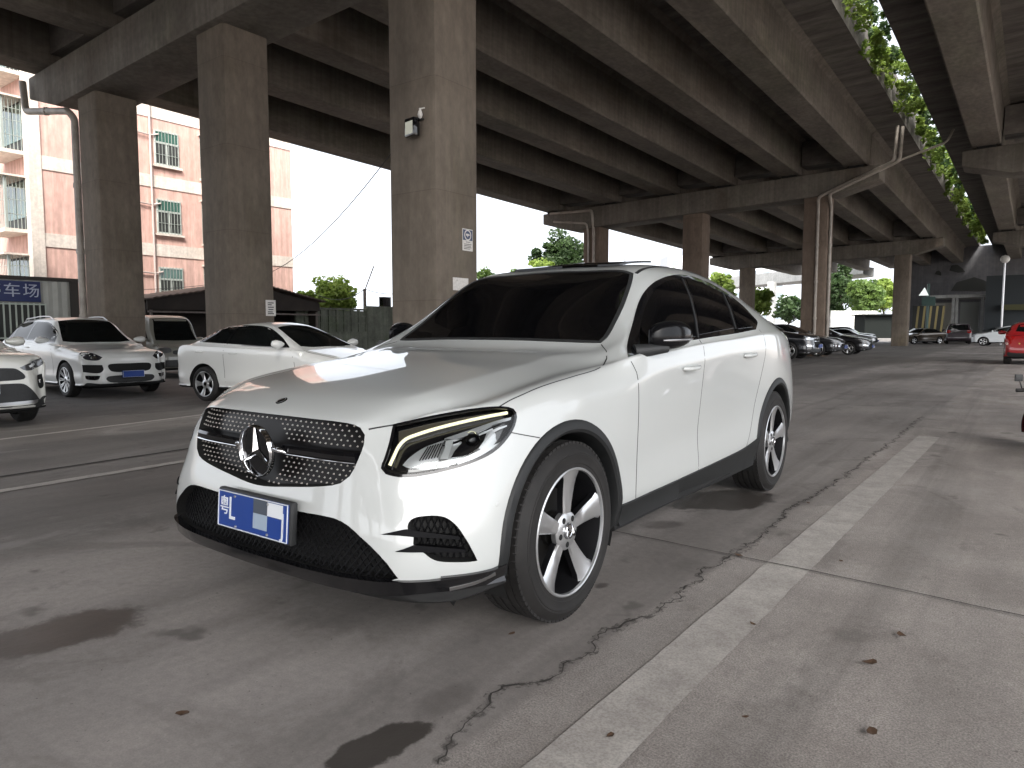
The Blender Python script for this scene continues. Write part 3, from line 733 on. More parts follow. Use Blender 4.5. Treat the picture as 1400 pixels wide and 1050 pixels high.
    # ---------------- mirrors
    for s in (1, -1):
        hs = bpy.data.objects.new('door_mirror', None); C.objects.link(hs); hs.parent = root
        V = []; F = []; n = 18; hz = (.045, .066, .076, .079, .076, .068, .052, .016); th = (.022, .045, .055, .058, .054, .045, .030, .008); m_ = len(hz)
        for i in range(m_):
            t = i / (m_ - 1); c0 = Vector((.925 + .085 * t, .715 + .31 * t, 1.153 + .012 * t)); ax = Vector((.265, .965, 0))
            nx = Vector((ax.y, -ax.x, 0)).normalized()
            for k in range(n):
                a = 2*PI*k/n; ca, sa = math.cos(a), math.sin(a)
                p = c0 + nx * (th[i] * abs(ca)**.75 * (1 if ca > 0 else -1) * (1 if ca > 0 else .5)) + Vector((0, 0, hz[i] * abs(sa)**.75 * (1 if sa > 0 else -1) * (1 if sa > 0 else .85)))
                V.append(Vector((s * p.x + (.045 if s < 0 else 0), p.y + (.05 if s < 0 else 0), p.z)))
        F = [(i*n+k, i*n+(k+1) % n, (i+1)*n+(k+1) % n, (i+1)*n+k) for i in range(m_-1) for k in range(n)] + [tuple(range(n)), tuple(range((m_-1)*n, m_*n))[::-1]]
        o = mesh('mirror_housing', V, F, MIRB, hs); fix_normals(o.data, 70)
        b = MB(); b.tube([(s*.87, .66, 1.085), (s*.93, .72, 1.093), (s*.975, .80, 1.10)], [.035, .030, .022], 10); b.build('mirror_arm', MBLACK, hs, 60)
        P = []
        for k in range(11):
            t = .14 + .84 * k / 10; i = min(m_ - 2, int(t * (m_ - 1))); f_ = t * (m_ - 1) - i; tt = th[i] + (th[i+1] - th[i]) * f_
            p = Vector((.925 + .085 * t, .715 + .31 * t, 1.137 + .006 * t)) + Vector((.965, -.265, 0)) * (tt * .98); P.append(Vector((s * p.x + (.045 if s < 0 else 0), p.y + (.05 if s < 0 else 0), p.z)))
        b = MB(); b.tube(P, [.004] + [.0075] * 9 + [.004], 8); b.build('turn_signal', SATIN, hs, 60)
    # ---------------- rear lamps, wipers
    panel('rear_lamp', root, S, [(.30,.90),(.55,.94),(.72,.93,K),(.70,.84),(.55,.83),(.30,.85)], 'rear', .003, .01, .05, simple('lamp_red', (.25,.01,.01), .1, coat=.8))
    b = MB(); b.box((-.70, -.55, .235), (.70, 3.55, .30)); b.build('underbody', DARK, root)
    # ---------------- wheels
    for x, z in ((0, 0), (2.873, 0)):
        make_wheel(root, x, .810, 1, rot=PI - .06 if x == 0 else PI - .08)
        make_wheel(root, x, -.810, -1, rot=.2)
    return root
hero()

# ------------------------------------------------------------------ procedural concrete, ground
def concrete(name, col, var=.25, stretch=(1, 1, 1), scale=1.2, bump=.15, stain=(.5, .42, .36), streak=0, rough=.85, green=0, joint=None):
    m, N, L, b = mat(name); b.inputs['Roughness'].default_value = rough; b.inputs['Specular IOR Level'].default_value = .25
    tc = N.new('ShaderNodeTexCoord'); mp = N.new('ShaderNodeMapping'); mp.inputs['Scale'].default_value = stretch; L.new(tc.outputs['Object'], mp.inputs[0])
    def nz(sc_, det=8, src=mp): 
        n = N.new('ShaderNodeTexNoise'); n.inputs['Scale'].default_value = sc_; n.inputs['Detail'].default_value = det; n.inputs['Roughness'].default_value = .62; L.new(src.outputs[0], n.inputs['Vector']); return n
    def ramp(src, p0, c0, p1, c1):
        r = N.new('ShaderNodeValToRGB'); r.color_ramp.elements[0].position = p0; r.color_ramp.elements[0].color = (*c0, 1); r.color_ramp.elements[1].position = p1; r.color_ramp.elements[1].color = (*c1, 1); L.new(src, r.inputs[0]); return r
    def mix(fac, a, c, mode='MULTIPLY'):
        x = N.new('ShaderNodeMix'); x.data_type = 'RGBA'; x.blend_type = mode
        if hasattr(fac, 'node'): L.new(fac, x.inputs['Factor'])
        else: x.inputs['Factor'].default_value = fac
        L.new(a, x.inputs['A']); L.new(c, x.inputs['B']) if hasattr(c, 'node') else setattr(x.inputs['B'], 'default_value', (*c, 1)); return x.outputs['Result']
    n1 = nz(scale); n2 = nz(scale * 9); n3 = nz(scale * .35, 5)
    lo = [c * (1 - var) for c in col]; hi = [min(1, c * (1 + var)) for c in col]
    c = ramp(n1.outputs[0], .32, lo, .68, hi).outputs[0]
    c = mix(.55, c, ramp(n2.outputs[0], .35, (.72, .72, .72), .7, (1.18, 1.18, 1.18)).outputs[0])
    c = mix(ramp(n3.outputs[0], .52, (0, 0, 0), .72, (.8, .8, .8)).outputs[0], c, stain)
    if streak:
        m2 = N.new('ShaderNodeMapping'); m2.inputs['Scale'].default_value = (5, 5, .18); L.new(tc.outputs['Object'], m2.inputs[0])
        n4 = nz(1.2, 6, m2); c = mix(streak, c, ramp(n4.outputs[0], .42, (.45, .45, .43), .62, (1.1, 1.1, 1.1)).outputs[0])
    if green:
        n5 = nz(scale * .6, 4); c = mix(ramp(n5.outputs[0], .5, (0, 0, 0), .75, (green,) * 3).outputs[0], c, (.6, .75, .5))
    if joint:                                     # formwork joints and the grime that runs from them
        sp = N.new('ShaderNodeSeparateXYZ'); L.new(tc.outputs['Object'], sp.inputs[0]); q = sp.outputs['XYZ'.index(joint[0])]
        a1 = N.new('ShaderNodeMath'); a1.operation = 'DIVIDE'; L.new(q, a1.inputs[0]); a1.inputs[1].default_value = joint[1]
        a2 = N.new('ShaderNodeMath'); a2.operation = 'FRACT'; L.new(a1.outputs[0], a2.inputs[0])
        rj = N.new('ShaderNodeValToRGB'); e = rj.color_ramp.elements; w_ = .012 / joint[1]
        e[0].position = 0; e[0].color = (.5, .48, .46, 1); e[1].position = w_; e[1].color = (.93, .93, .93, 1); e2 = rj.color_ramp.elements.new(.75); e2.color = (1.04, 1.04, 1.04, 1); e3 = rj.color_ramp.elements.new(1); e3.color = (.90, .89, .88, 1)
        L.new(a2.outputs[0], rj.inputs[0]); c = mix(.8, c, rj.outputs[0])
        n6 = nz(scale * .9, 3); c = mix(ramp(n6.outputs[0], .60, (0, 0, 0), .64, (.35,) * 3).outputs[0], c, (1.35, 1.33, 1.28))   # pale repair patches
    L.new(c, b.inputs['Base Color'])
    bp = N.new('ShaderNodeBump'); bp.inputs['Strength'].default_value = bump; bp.inputs['Distance'].default_value = .03; L.new(n2.outputs[0], bp.inputs['Height']); L.new(bp.outputs[0], b.inputs['Normal'])
    return m
CON_G = concrete('girder_concrete', (.165, .148, .128), .22, (1, .35, 1), 1.0, .2, (.55, .48, .42), .3, green=.4, joint=('Y', 2.6))
CON_C = concrete('cap_concrete', (.172, .157, .137), .18, (1, 1, 1), .8, .2, (.6, .52, .46), .3, green=.3, joint=('X', 2.4))
CON_P = concrete('pillar_concrete', (.165, .138, .112), .18, (1, 1, .5), .9, .18, (.60, .52, .46), .16, green=.35, joint=('Z', 1.83))
CON_B = concrete('rusty_pillar_concrete', (.172, .132, .104), .2, (1, 1, .5), .9, .18, (.62, .52, .45), .16, joint=('Z', 1.83))
CON_S = concrete('slab_concrete', (.15, .138, .126), .35, (.5, 2.2, 1), 1.3, .25, (.45, .42, .42), 0, green=.3, joint=('Y', 1.3))
PIPE = simple('pvc_pipe', (.30, .27, .235), .45, noise_amt=.25, nscale=3)
STEEL = simple('weathered_steel', (.12, .10, .09), .6, noise_amt=.3, nscale=8)

def gz(x):                                  # the car park falls gently away to the left
    if x > -4.5: return 0
    return -.0238 * (-4.5 - x) if x > -15 else -.25
def ground_material():
    m, N, L, b = mat('worn_concrete_floor'); b.inputs['Specular IOR Level'].default_value = .3
    geo = N.new('ShaderNodeNewGeometry'); P = geo.outputs['Position']
    def M_(op, a, c=None, d=None):
        x = N.new('ShaderNodeMath'); x.operation = op
        for i, q in enumerate((a, c, d)):
            if q is None: continue
            if hasattr(q, 'node'): L.new(q, x.inputs[i])
            else: x.inputs[i].default_value = q
        return x.outputs[0]
    def nz(sc_, det=8, ro=.6, stretch=None, dist=0):
        n = N.new('ShaderNodeTexNoise'); n.inputs['Scale'].default_value = sc_; n.inputs['Detail'].default_value = det; n.inputs['Roughness'].default_value = ro; n.inputs['Distortion'].default_value = dist
        if stretch:
            mp = N.new('ShaderNodeMapping'); mp.inputs['Scale'].default_value = stretch; L.new(P, mp.inputs[0]); L.new(mp.outputs[0], n.inputs['Vector'])
        else: L.new(P, n.inputs['Vector'])
        return n.outputs[0]
    def ss(v, a, c): 
        x = N.new('ShaderNodeMapRange'); x.interpolation_type = 'SMOOTHSTEP'; L.new(v, x.inputs[0]); x.inputs[1].default_value = a; x.inputs[2].default_value = c; return x.outputs[0]
    def mix(f, a, c, mode='MIX'):
        x = N.new('ShaderNodeMix'); x.data_type = 'RGBA'; x.blend_type = mode
        for k, q in (('Factor', f), ('A', a), ('B', c)):
            if hasattr(q, 'node'): L.new(q, x.inputs[k])
            else: x.inputs[k].default_value = q if k == 'Factor' else (*q, 1)
        return x.outputs['Result']
    sep = N.new('ShaderNodeSeparateXYZ'); L.new(P, sep.inputs[0]); X, Y = sep.outputs[0], sep.outputs[1]
    big = nz(.22, 6); mid = nz(1.1, 8, .65); fine = nz(28, 6, .7); grit = nz(150, 3, .8); drag = nz(.9, 6, .6, (2.5, .3, 1))
    wob = nz(1.4, 5, .6); wob2 = nz(4.5, 7, .7)
    # slabs: the apron right of the crack line is paler and coarser than the driven lane
    # crack line x = XC(y) is handed over as a straight line, wobbled
    line = M_('ADD', M_('SUBTRACT', X, M_('MULTIPLY_ADD', Y, CRK[1], CRK[0])), M_('MULTIPLY', M_('SUBTRACT', wob, .5), .12))
    apron = ss(line, -.02, .03)
    lane = mix(ss(big, .35, .65), (.25, .230, .218), (.355, .328, .311))
    ap = mix(ss(mid, .3, .7), (.30, .272, .256), (.42, .388, .367))
    c = mix(apron, lane, ap)
    c = mix(.5, c, mix(ss(drag, .35, .68), (.78, .78, .78), (1.15, 1.14, 1.13)), 'MULTIPLY')
    c = mix(.6, c, mix(ss(fine, .3, .7), (.82, .82, .82), (1.12, 1.12, 1.12)), 'MULTIPLY')
    g = M_('MULTIPLY', apron, .7); c = mix(M_('ADD', g, .25), c, mix(ss(grit, .35, .66), (.62, .62, .62), (1.3, 1.29, 1.27)), 'MULTIPLY')
    # pale scuffs on the apron
    c = mix(M_('MULTIPLY', M_('MULTIPLY', ss(mid, .56, .72), apron), .5), c, (.37, .34, .325))
    # darker carriageway beyond the lane on the left
    road = M_('MULTIPLY', ss(M_('ADD', X, M_('MULTIPLY', wob, .3)), -3.7, -4.3), .55)
    c = mix(road, c, (.10, .094, .088))
    # tyre tracks and grime far along the lane
    c = mix(M_('MULTIPLY', ss(nz(.5, 5, .6, (1.6, .5, 1)), .52, .7), .45), c, (.11, .10, .093))
    # damp patches: rotated ellipses with ragged rims (x, y, rx, ry, angle, strength, softness)
    wet = None
    for (x0, y0, rx, ry, a, st, so) in PATCHES:
        dx = M_('SUBTRACT', X, x0); dy = M_('SUBTRACT', Y, y0); ca, sa = math.cos(a), math.sin(a)
        u = M_('DIVIDE', M_('ADD', M_('MULTIPLY', dx, ca), M_('MULTIPLY', dy, sa)), rx); v = M_('DIVIDE', M_('SUBTRACT', M_('MULTIPLY', dy, ca), M_('MULTIPLY', dx, sa)), ry)
        r = M_('SQRT', M_('ADD', M_('MULTIPLY', u, u), M_('MULTIPLY', v, v)))
        r = M_('ADD', r, M_('ADD', M_('MULTIPLY', M_('SUBTRACT', wob, .5), 1.3), M_('MULTIPLY', M_('SUBTRACT', wob2, .5), 2.0)))
        k = M_('MULTIPLY', ss(r, 1.0 + so, 1.0 - so), st)
        wet = k if wet is None else M_('MAXIMUM', wet, k)
    c = mix(wet, c, (.050, .043, .038))
    # old oil drips, patched areas and tyre sweeps
    drip = ss(nz(3.2, 3, .5), .66, .74); c = mix(M_('MULTIPLY', drip, .55), c, (.075, .068, .062))
    blot = ss(nz(.75, 6, .7, None, 1.2), .54, .64); c = mix(M_('MULTIPLY', blot, .34), c, (.115, .105, .098))
    pale = ss(nz(.55, 7, .72, (1.2, .45, 1), 1.5), .55, .68); c = mix(M_('MULTIPLY', pale, .40), c, (.36, .34, .325))
    speck = ss(nz(55, 2, .5), .70, .76); c = mix(M_('MULTIPLY', speck, .6), c, (.07, .062, .056))
    sweep = ss(nz(1, 5, .6, (1.5, .06, 1), .3), .54, .66); c = mix(M_('MULTIPLY', sweep, .32), c, (.10, .092, .086))
    # rust spots
    c = mix(M_('MULTIPLY', ss(nz(2.3, 3, .5), .70, .78), M_('MULTIPLY', apron, .4)), c, (.30, .20, .12))
    L.new(c, b.inputs['Base Color'])
    ro = M_('SUBTRACT', .80, M_('MULTIPLY', wet, .5)); ro = M_('ADD', ro, M_('MULTIPLY', M_('SUBTRACT', mid, .5), .25)); L.new(ro, b.inputs['Roughness'])
    bp = N.new('ShaderNodeBump'); bp.inputs['Strength'].default_value = .35; bp.inputs['Distance'].default_value = .006
    L.new(M_('ADD', M_('MULTIPLY', grit, apron), M_('MULTIPLY', fine, .5)), bp.inputs['Height']); L.new(bp.outputs[0], b.inputs['Normal'])
    return m
# the crack that parts lane and apron: seen positions on the floor
crk_px = [(600,1048),(625,1020),(652,985),(690,945),(735,935),(790,897),(815,875),(860,858),(905,835),(930,812),(955,790),(1002,760),(1040,735),(1075,700),(1110,680),(1150,655),(1185,628),(1225,600),(1260,570)]
crk = [at(u, v, z=0) for u, v in crk_px]
CRK = None
n_ = len(crk); sy = sum(p.y for p in crk); sx = sum(p.x for p in crk); syy = sum(p.y*p.y for p in crk); sxy = sum(p.x*p.y for p in crk)
k1 = (n_*sxy - sx*sy) / (n_*syy - sy*sy); CRK = ((sx - k1*sy)/n_, k1)
def gp_(u, v): return at(u, v, z=0)
PATCHES = []
def px_patch(u0, v0, u1, v1, w, st, so):    # long damp streak from one seen floor position to another
    a, b_ = gp_(u0, v0), gp_(u1, v1); c = (a + b_) / 2; d = b_ - a
    PATCHES.append((c.x, c.y, d.length / 2, w, math.atan2(d.y, d.x), st, so))
px_patch(-60, 900, 205, 832, .15, .85, .16); px_patch(60, 868, 190, 838, .10, .5, .15); px_patch(420, 1066, 590, 982, .075, .92, .12); px_patch(470, 1040, 560, 1000, .05, .5, .1); px_patch(560, 985, 650, 935, .07, .35, .3)
px_patch(905, 690, 1050, 676, .28, .93, .1); px_patch(840, 690, 900, 690, .2, .6, .3); px_patch(815, 805, 830, 797, .03, .7, .3); px_patch(870, 720, 930, 714, .07, .5, .3)
px_patch(380, 800, 700, 830, .4, .35, .6); px_patch(1080, 530, 1330, 505, .5, .35, .4); px_patch(1180, 500, 1300, 488, .7, .4, .4); px_patch(60, 700, 330, 610, .5, .25, .5)
def build_ground():
    xs = [-700, -200, -60, -30, -15, -12, -9, -7, -4.5, -2, 0, 3, 8, 20, 60, 200, 700]; ys = [-700, -200, -60, -20, 0, 10, 20, 40, 80, 150, 300, 900]
    V = [(x, y, gz(x)) for y in ys for x in xs]; n = len(xs)
    F = [(j*n+i, j*n+i+1, (j+1)*n+i+1, (j+1)*n+i) for j in range(len(ys)-1) for i in range(n-1)]
    o = mesh('ground', V, F, ground_material()); o['kind'] = 'structure'
build_ground()
def ground_ribbon(name, pts, w, m, lift=.004, seg=.15, ragged=0):
    P = [Vector((p[0], p[1])) for p in pts]; Q = []
    for a, b in zip(P, P[1:]):
        k = max(1, int((b - a).length / seg)); Q += [a + (b - a) * (i / k) for i in range(k)]
    Q.append(P[-1]); V = []; F = []
    for i, q in enumerate(Q):
        t = (Q[min(i+1, len(Q)-1)] - Q[max(i-1, 0)]).normalized(); s = Vector((-t.y, t.x))
        ww = w(i / (len(Q)-1)) if callable(w) else w
        r1, r2 = (1 + ragged * (noise.noise(Vector((q.x*9, q.y*9, 3))))), (1 + ragged * (noise.noise(Vector((q.x*9, q.y*9, 8)))))
        for sg, r in ((1, r1), (-1, r2)): p = q + s * (sg * ww / 2 * r); V.append((p.x, p.y, gz(p.x) + lift))
    F = [(2*i, 2*i+1, 2*i+3, 2*i+2) for i in range(len(Q)-1)]
    o = mesh(name, V, F, m); o['kind'] = 'structure'; return o
def worn_paint():
    m, N, L, b = mat('worn_road_paint'); b.inputs['Roughness'].default_value = .8
    g = N.new('ShaderNodeNewGeometry'); n = N.new('ShaderNodeTexNoise'); n.inputs['Scale'].default_value = 5; n.inputs['Detail'].default_value = 10; n.inputs['Roughness'].default_value = .75; L.new(g.outputs['Position'], n.inputs['Vector'])
    n2 = N.new('ShaderNodeTexNoise'); n2.inputs['Scale'].default_value = 140; n2.inputs['Detail'].default_value = 3; L.new(g.outputs['Position'], n2.inputs['Vector'])
    r = N.new('ShaderNodeValToRGB'); e = r.color_ramp.elements; e[0].position = .36; e[0].color = (.34, .312, .29, 1); e[1].position = .62; e[1].color = (.48, .452, .42, 1); L.new(n.outputs[0], r.inputs[0])
    r2 = N.new('ShaderNodeValToRGB'); e = r2.color_ramp.elements; e[0].position = .35; e[0].color = (.7, .7, .7, 1); e[1].position = .6; e[1].color = (1.1, 1.1, 1.1, 1); L.new(n2.outputs[0], r2.inputs[0])
    mx = N.new('ShaderNodeMix'); mx.data_type = 'RGBA'; mx.blend_type = 'MULTIPLY'; mx.inputs['Factor'].default_value = .7; L.new(r.outputs[0], mx.inputs['A']); L.new(r2.outputs[0], mx.inputs['B']); L.new(mx.outputs['Result'], b.inputs['Base Color'])
    return m
PAINTW = worn_paint()
a0, a1 = (gp_(732,1050) + gp_(828,1050)) / 2, (gp_(1200,650) + gp_(1226,650)) / 2
d_ = (a1 - a0).normalized(); ground_ribbon('lane_line', [a0 - d_ * 1.5, a1 + d_ * 2.6], .205, PAINTW, .004, .1, .06)
CRACKM = simple('crack_shadow', (.045, .040, .036), .95)
jit = []
for a, b in zip(crk, crk[1:]):
    k = max(2, int((b - a).length / .018))
    for i in range(k):
        p = a + (b - a) * (i / k); o_ = noise.noise(Vector((p.x*5, p.y*5, 1))) * .05 + noise.noise(Vector((p.x*19, p.y*19, 5))) * .030 + noise.noise(Vector((p.x*60, p.y*60, 9))) * .012; jit.append((p.x + o_, p.y + o_ * .3))
def grit_mat():
    m, N, L, b = mat('crack_grit'); b.inputs['Base Color'].default_value = (.115, .104, .094, 1); b.inputs['Roughness'].default_value = .95
    g = N.new('ShaderNodeNewGeometry'); n = N.new('ShaderNodeTexNoise'); n.inputs['Scale'].default_value = 26; n.inputs['Detail'].default_value = 6; n.inputs['Roughness'].default_value = .7; L.new(g.outputs['Position'], n.inputs['Vector'])
    r = N.new('ShaderNodeMapRange'); r.inputs[1].default_value = .48; r.inputs[2].default_value = .70; L.new(n.outputs[0], r.inputs[0]); L.new(r.outputs[0], b.inputs['Alpha']); return m
ground_ribbon('crack_grit', jit, lambda t: .035 + .09 * max(0, noise.noise(Vector((t*23, 4, 0)))), grit_mat(), .0045, .03, .7)
ground_ribbon('floor_crack', jit, lambda t: .0035 + .016 * max(0, noise.noise(Vector((t*37, 2, 0))) - .1) + .012 * max(0, noise.noise(Vector((t*140, 7, 0)))), CRACKM, .0075, .012, .7)
j0, j1 = gp_(838,727), gp_(1400,843); dj = (j1 - j0).normalized()
jp = []
for i in range(140):
    p = j0 - dj * .6 + dj * (i * .06); o_ = noise.noise(Vector((p.x*3, p.y*3, 2))) * .02; jp.append((p.x, p.y + o_))
ground_ribbon('floor_joint', jp, lambda t: .009 + .006 * noise.noise(Vector((t*60, 1, 0))), CRACKM, .008, .06, .5)
for (u0, v0, u1, v1, w) in ((-60, 678, 300, 624, .13), (60, 582, 300, 557, .11), (-40, 652, 260, 612, .06)):
    p, q = at(u0, v0, z=-.02), at(u1, v1, z=-.05); d = (q - p).normalized(); ground_ribbon('bay_line', [p - d * 2, q + d * 5], w, PAINTW if w > .1 else CRACKM, .006, .15, .3)
# litter: dry leaves and grit on the floor
def litter():
    LEAFD = simple('dry_leaf', (.09, .05, .028), .8)
    for i, (u, v, s) in enumerate(((1232,872,.03),(1190,910,.035),(1030,857,.02),(1192,1005,.03),(835,1010,.02),(1018,985,.015),(1105,690,.025),(1150,770,.02),(700,870,.02),(560,790,.015),(250,980,.03),(1010,762,.03))):
        p = gp_(u, v); b = MB(); r = random.Random(i); a = r.random() * 6.3
        pts = [(math.cos(t)*s*(1 if k % 2 else .7), math.sin(t)*s*.5) for k, t in enumerate([j*2*PI/7 for j in range(7)])]
        vs = [Vector((x*math.cos(a)-y*math.sin(a)+p.x, x*math.sin(a)+y*math.cos(a)+p.y, .012 + .3*abs(x)*r.random())) for x, y in pts] + [Vector((p.x, p.y, .010))]
        b.add(vs, [(k, (k+1) % 7, 7) for k in range(7)]); o = b.build('dry_leaf', LEAFD)
        tag(o, 'small curled dry leaf lying on the concrete floor', 'leaf', 'dry leaves scattered on the floor')
litter()

# ------------------------------------------------------------------ the two viaducts overhead
SC = 1.151
BX, BS, BY, BSP = -7.484 * SC, 5.3 * SC, 8.045 * SC, 23.361 * SC
def zs(x, y):
    y = min(y, 61.0)
    return 1.19 + SC * (6.5 + .026 * (x / SC + 5.4) - .017 * (y / SC - 31.4))      # girder soffit
bents = [BY + BSP * k for k in (-2, -1, 0, 1, 2, 3.0)]
GL = [(a * SC, c * SC) for a, c in ((-6.49, -5.60), (-9.05, -8.15), (-11.82, -10.92), (-14.55, -13.6), (-17.5, -16.6), (-20.9, -20.0))]
GRt = [(a * SC, c * SC) for a, c in ((-2.2, -1.28), (.8, 1.7), (3.85, 4.7), (6.7, 7.6))]
def girder_mesh(b, x0, x1, y0, y1, d=1.38 * SC):
    zf = lambda x, y: zs((x0 + x1) / 2, y)
    prof = [(x0 + .05, 0), (x1 - .05, 0), (x1, .05), (x1 - .02, .28), (x1 + .02, d - .15), (x1 + .22, d), (x0 - .22, d), (x0 - .02, d - .15), (x0 + .02, .28), (x0, .05)]
    n = len(prof); b.add([(x, y, zf(x, y) + z) for y in (y0, y1) for x, z in prof], [tuple(range(n)), tuple(range(n, 2*n))[::-1]] + [(i, (i+1) % n, (i+1) % n + n, i + n) for i in range(n)])
def viaduct(name, label, gs, xl, xr, capx, capname):
    root = empty(name, label, 'viaduct', ((xl + xr) / 2, 0, 0)); off = Vector(((xl + xr) / 2, 0, 0))
    def fin(b, nm, m, sm=None):
        b.v = [v - off for v in b.v]; return b.build(nm, m, root, sm)
    y0, y1 = bents[0], bents[-1]
    for (a, c) in gs:
        for k in range(len(bents) - 1):
            b = MB(); girder_mesh(b, a, c, bents[k] + (.04 if k else 0), bents[k+1] - .04); fin(b, 'girder', CON_G)
    b = MB()
    zb = lambda x, y: zs(x, y) + 1.38 * SC + .003
    for ya, yb in zip(bents, bents[1:]):
        vs = [(x, y, zb(x, y) + dz) for dz in (0, .28) for y in (ya, yb) for x in (xl, xr)]
        b.add(vs, [(0,2,3,1),(4,5,7,6),(0,1,5,4),(2,6,7,3),(0,4,6,2),(1,3,7,5)])
    fin(b, 'deck_slab', CON_S)
    for x0, x1 in ((xl, xl + .25), (xr - .25, xr)):
        b = MB()
        for ya, yb in zip(bents, bents[1:]):
            k = 6
            for i in range(k):
                p, q = ya + (yb-ya)*i/k + .006, ya + (yb-ya)*(i+1)/k - .006; b.add([(x, y, zb(x, y) + dz) for dz in (.282, 1.35) for y in (p, q) for x in (x0, x1)], [(0,2,3,1),(4,5,7,6),(0,1,5,4),(2,6,7,3),(0,4,6,2),(1,3,7,5)])
        fin(b, 'parapet', CON_S)
    for y in bents[:-1]:                         # bent caps with tapered ends, bearings, diaphragms
        b = MB(); ca, cb = capx; w = .75; t = lambda x: zs(x, y) - .12
        prof = [(ca, t(ca)), (cb, t(cb)), (cb, t(cb) - .60), (cb - 1.8, t(cb) - 1.1), (ca + 1.8, t(ca) - 1.1), (ca, t(ca) - .60)]
        n = 6; b.add([(x, y + s, z) for s in (-w, w) for x, z in prof], [tuple(range(n)), tuple(range(n, 2*n))[::-1]] + [(i, (i+1) % n, (i+1) % n + n, i + n) for i in range(n)])
        b.v = [v - off for v in b.v]; o = b.build('cap_beam', CON_C, root); bevel(o, .04, 2)
        for (a, c) in gs:
            for s in (-.4, .4): b = MB(); b.box((a + .2, y + s - .18, t(a) - .02), (c - .2, y + s + .18, zs((a+c)/2, y) + .01)); fin(b, 'bearing', DARK)
        xs = sorted(x for g in gs for x in g)
        for p, q in zip(xs[1::2], xs[2::2]): b = MB(); b.box((p + .06, y - .55, zs(p, y) + .35), (q - .06, y + .55, zs(p, y) + 1.5)); fin(b, 'diaphragm', CON_S)
    return root
viaduct('viaduct', 'wide concrete viaduct on a row of pillars, girders overhead left of the leafy gap', GL, -22.1 * SC, -4.43 * SC, (-20.9 * SC, -5.15 * SC), 'cap')
viaduct('viaduct', 'second concrete viaduct overhead at the right edge, beyond the leafy gap', GRt, -3.5 * SC, 10.5 * SC, (-2.45 * SC, 8.6 * SC), 'cap')  # deck width out of view on the right chosen to cut light from above
def pillar(x, y, label, zt=None, group='square concrete pillars under the viaduct', hw=.56, m=None):
    z0 = gz(x) - .05; z1 = (zs(x, y) - 1.18) if zt is None else zt
    b = MB(); c = .09; h = hw
    pts = [(-h+c,-h),(h-c,-h),(h-.03,-h+.03),(h,-h+c),(h,h-c),(h-.03,h-.03),(h-c,h),(-h+c,h),(-h+.03,h-.03),(-h,h-c),(-h,-h+c),(-h+.03,-h+.03)]
    b.prism(pts, 0, z1 - z0); o = b.build('concrete_pillar', m or CON_P, None, 30); o.location = (x, y, z0)
    return tag(o, label, 'pillar', group)
pillar(BX, BY, 'nearest square concrete pillar with a floodlight and a small blue notice, behind the white coupe SUV')
pillar(BX - BS, BY, 'concrete pillar with a white paper notice, behind the white sedan')
pillar(BX - 2*BS, BY, 'concrete pillar with a drainpipe down its side, behind the white SUV with black intakes')
pillar(BX, BY + BSP, 'second-row concrete pillar with two pale drainpipes above the dark parked cars', m=CON_B)
pillar(BX - BS, BY + BSP, 'second-row concrete pillar above the rear of the coupe roof', m=CON_B)
pillar(BX - 2*BS, BY + BSP, 'second-row concrete pillar with bent pipes, above the open sunroof', m=CON_B)
pillar(BX, BY + 2*BSP, 'far concrete pillar beside the leafy opening, left of the striped hoarding')
pillar(BX - BS, BY + 2*BSP, 'far concrete pillar partly hidden behind the pillar with two pipes')
pillar(BX - 2*BS, BY + 2*BSP, 'far slim concrete pillar between two bright green trees')
for k in (-2, -1):
    for j in range(3): pillar(BX - j*BS, BY + k*BSP, 'concrete pillar behind the photographer', group='pillars behind the viewpoint')
for k in range(-2, 3): pillar(3.0, BY + k*BSP, 'concrete pillar of the right viaduct', zt=zs(3, BY + k*BSP) - 1.18, group='pillars of the right viaduct')

# ------------------------------------------------------------------ drainpipes, lamp, notices
def pipe(label, pts, r=.055, group='pale drainpipes on the pillars', collars=True):
    P = []
    for i, p in enumerate(pts):
        p = Vector(p)
        if 0 < i < len(pts) - 1:
            a = (Vector(pts[i-1]) - p); b_ = (Vector(pts[i+1]) - p); q = min(.18, a.length*.4, b_.length*.4)
            for t in (0, .25, .5, .75, 1): P.append((p + a.normalized()*q*(1-t)**2 + b_.normalized()*q*t**2))
        else: P.append(p)
    o0 = P[0].copy(); b = MB(); b.tube([p - o0 for p in P], r, 10)
    if collars:
        for a, c in zip(pts, pts[1:]):
            a, c = Vector(a) - o0, Vector(c) - o0; L_ = (c - a).length; k = int(L_ / 2.2)
            for i in range(1, k + 1): q = a + (c - a) * (i / (k + 1)); d = (c - a).normalized(); b.tube([q - d*.06, q + d*.06], r * 1.22, 10)
    o = b.build('drain_pipe', PIPE, None, 60); o.location = o0; tag(o, label, 'pipe', group); return o
Y2 = BY + BSP; yf = Y2 - .83; cx = BX
zt2 = lambda x: zs(x, Y2)
xe = -5.0 * SC
pipe('left one of two pale pipes down the second-row pillar, running up to the deck edge', [(xe + .5, yf - .05, zt2(xe) + 1.4), (xe + .42, yf - .05, zt2(xe) - .1), (BX + .18, yf - .05, zt2(BX) - 1.25), (BX + .14, Y2 - .63, zt2(BX) - 1.7), (BX + .14, Y2 - .63, 0)], .07)
pipe('right one of two pale pipes down the second-row pillar', [(xe + .72, yf - .18, zt2(xe) + 1.3), (xe + .66, yf - .18, zt2(xe) - .15), (BX + .68, yf - .1, zt2(BX) - 1.15), (BX + .64, Y2 - .35, zt2(BX) - 1.7), (BX + .64, Y2 - .35, 0)], .07)
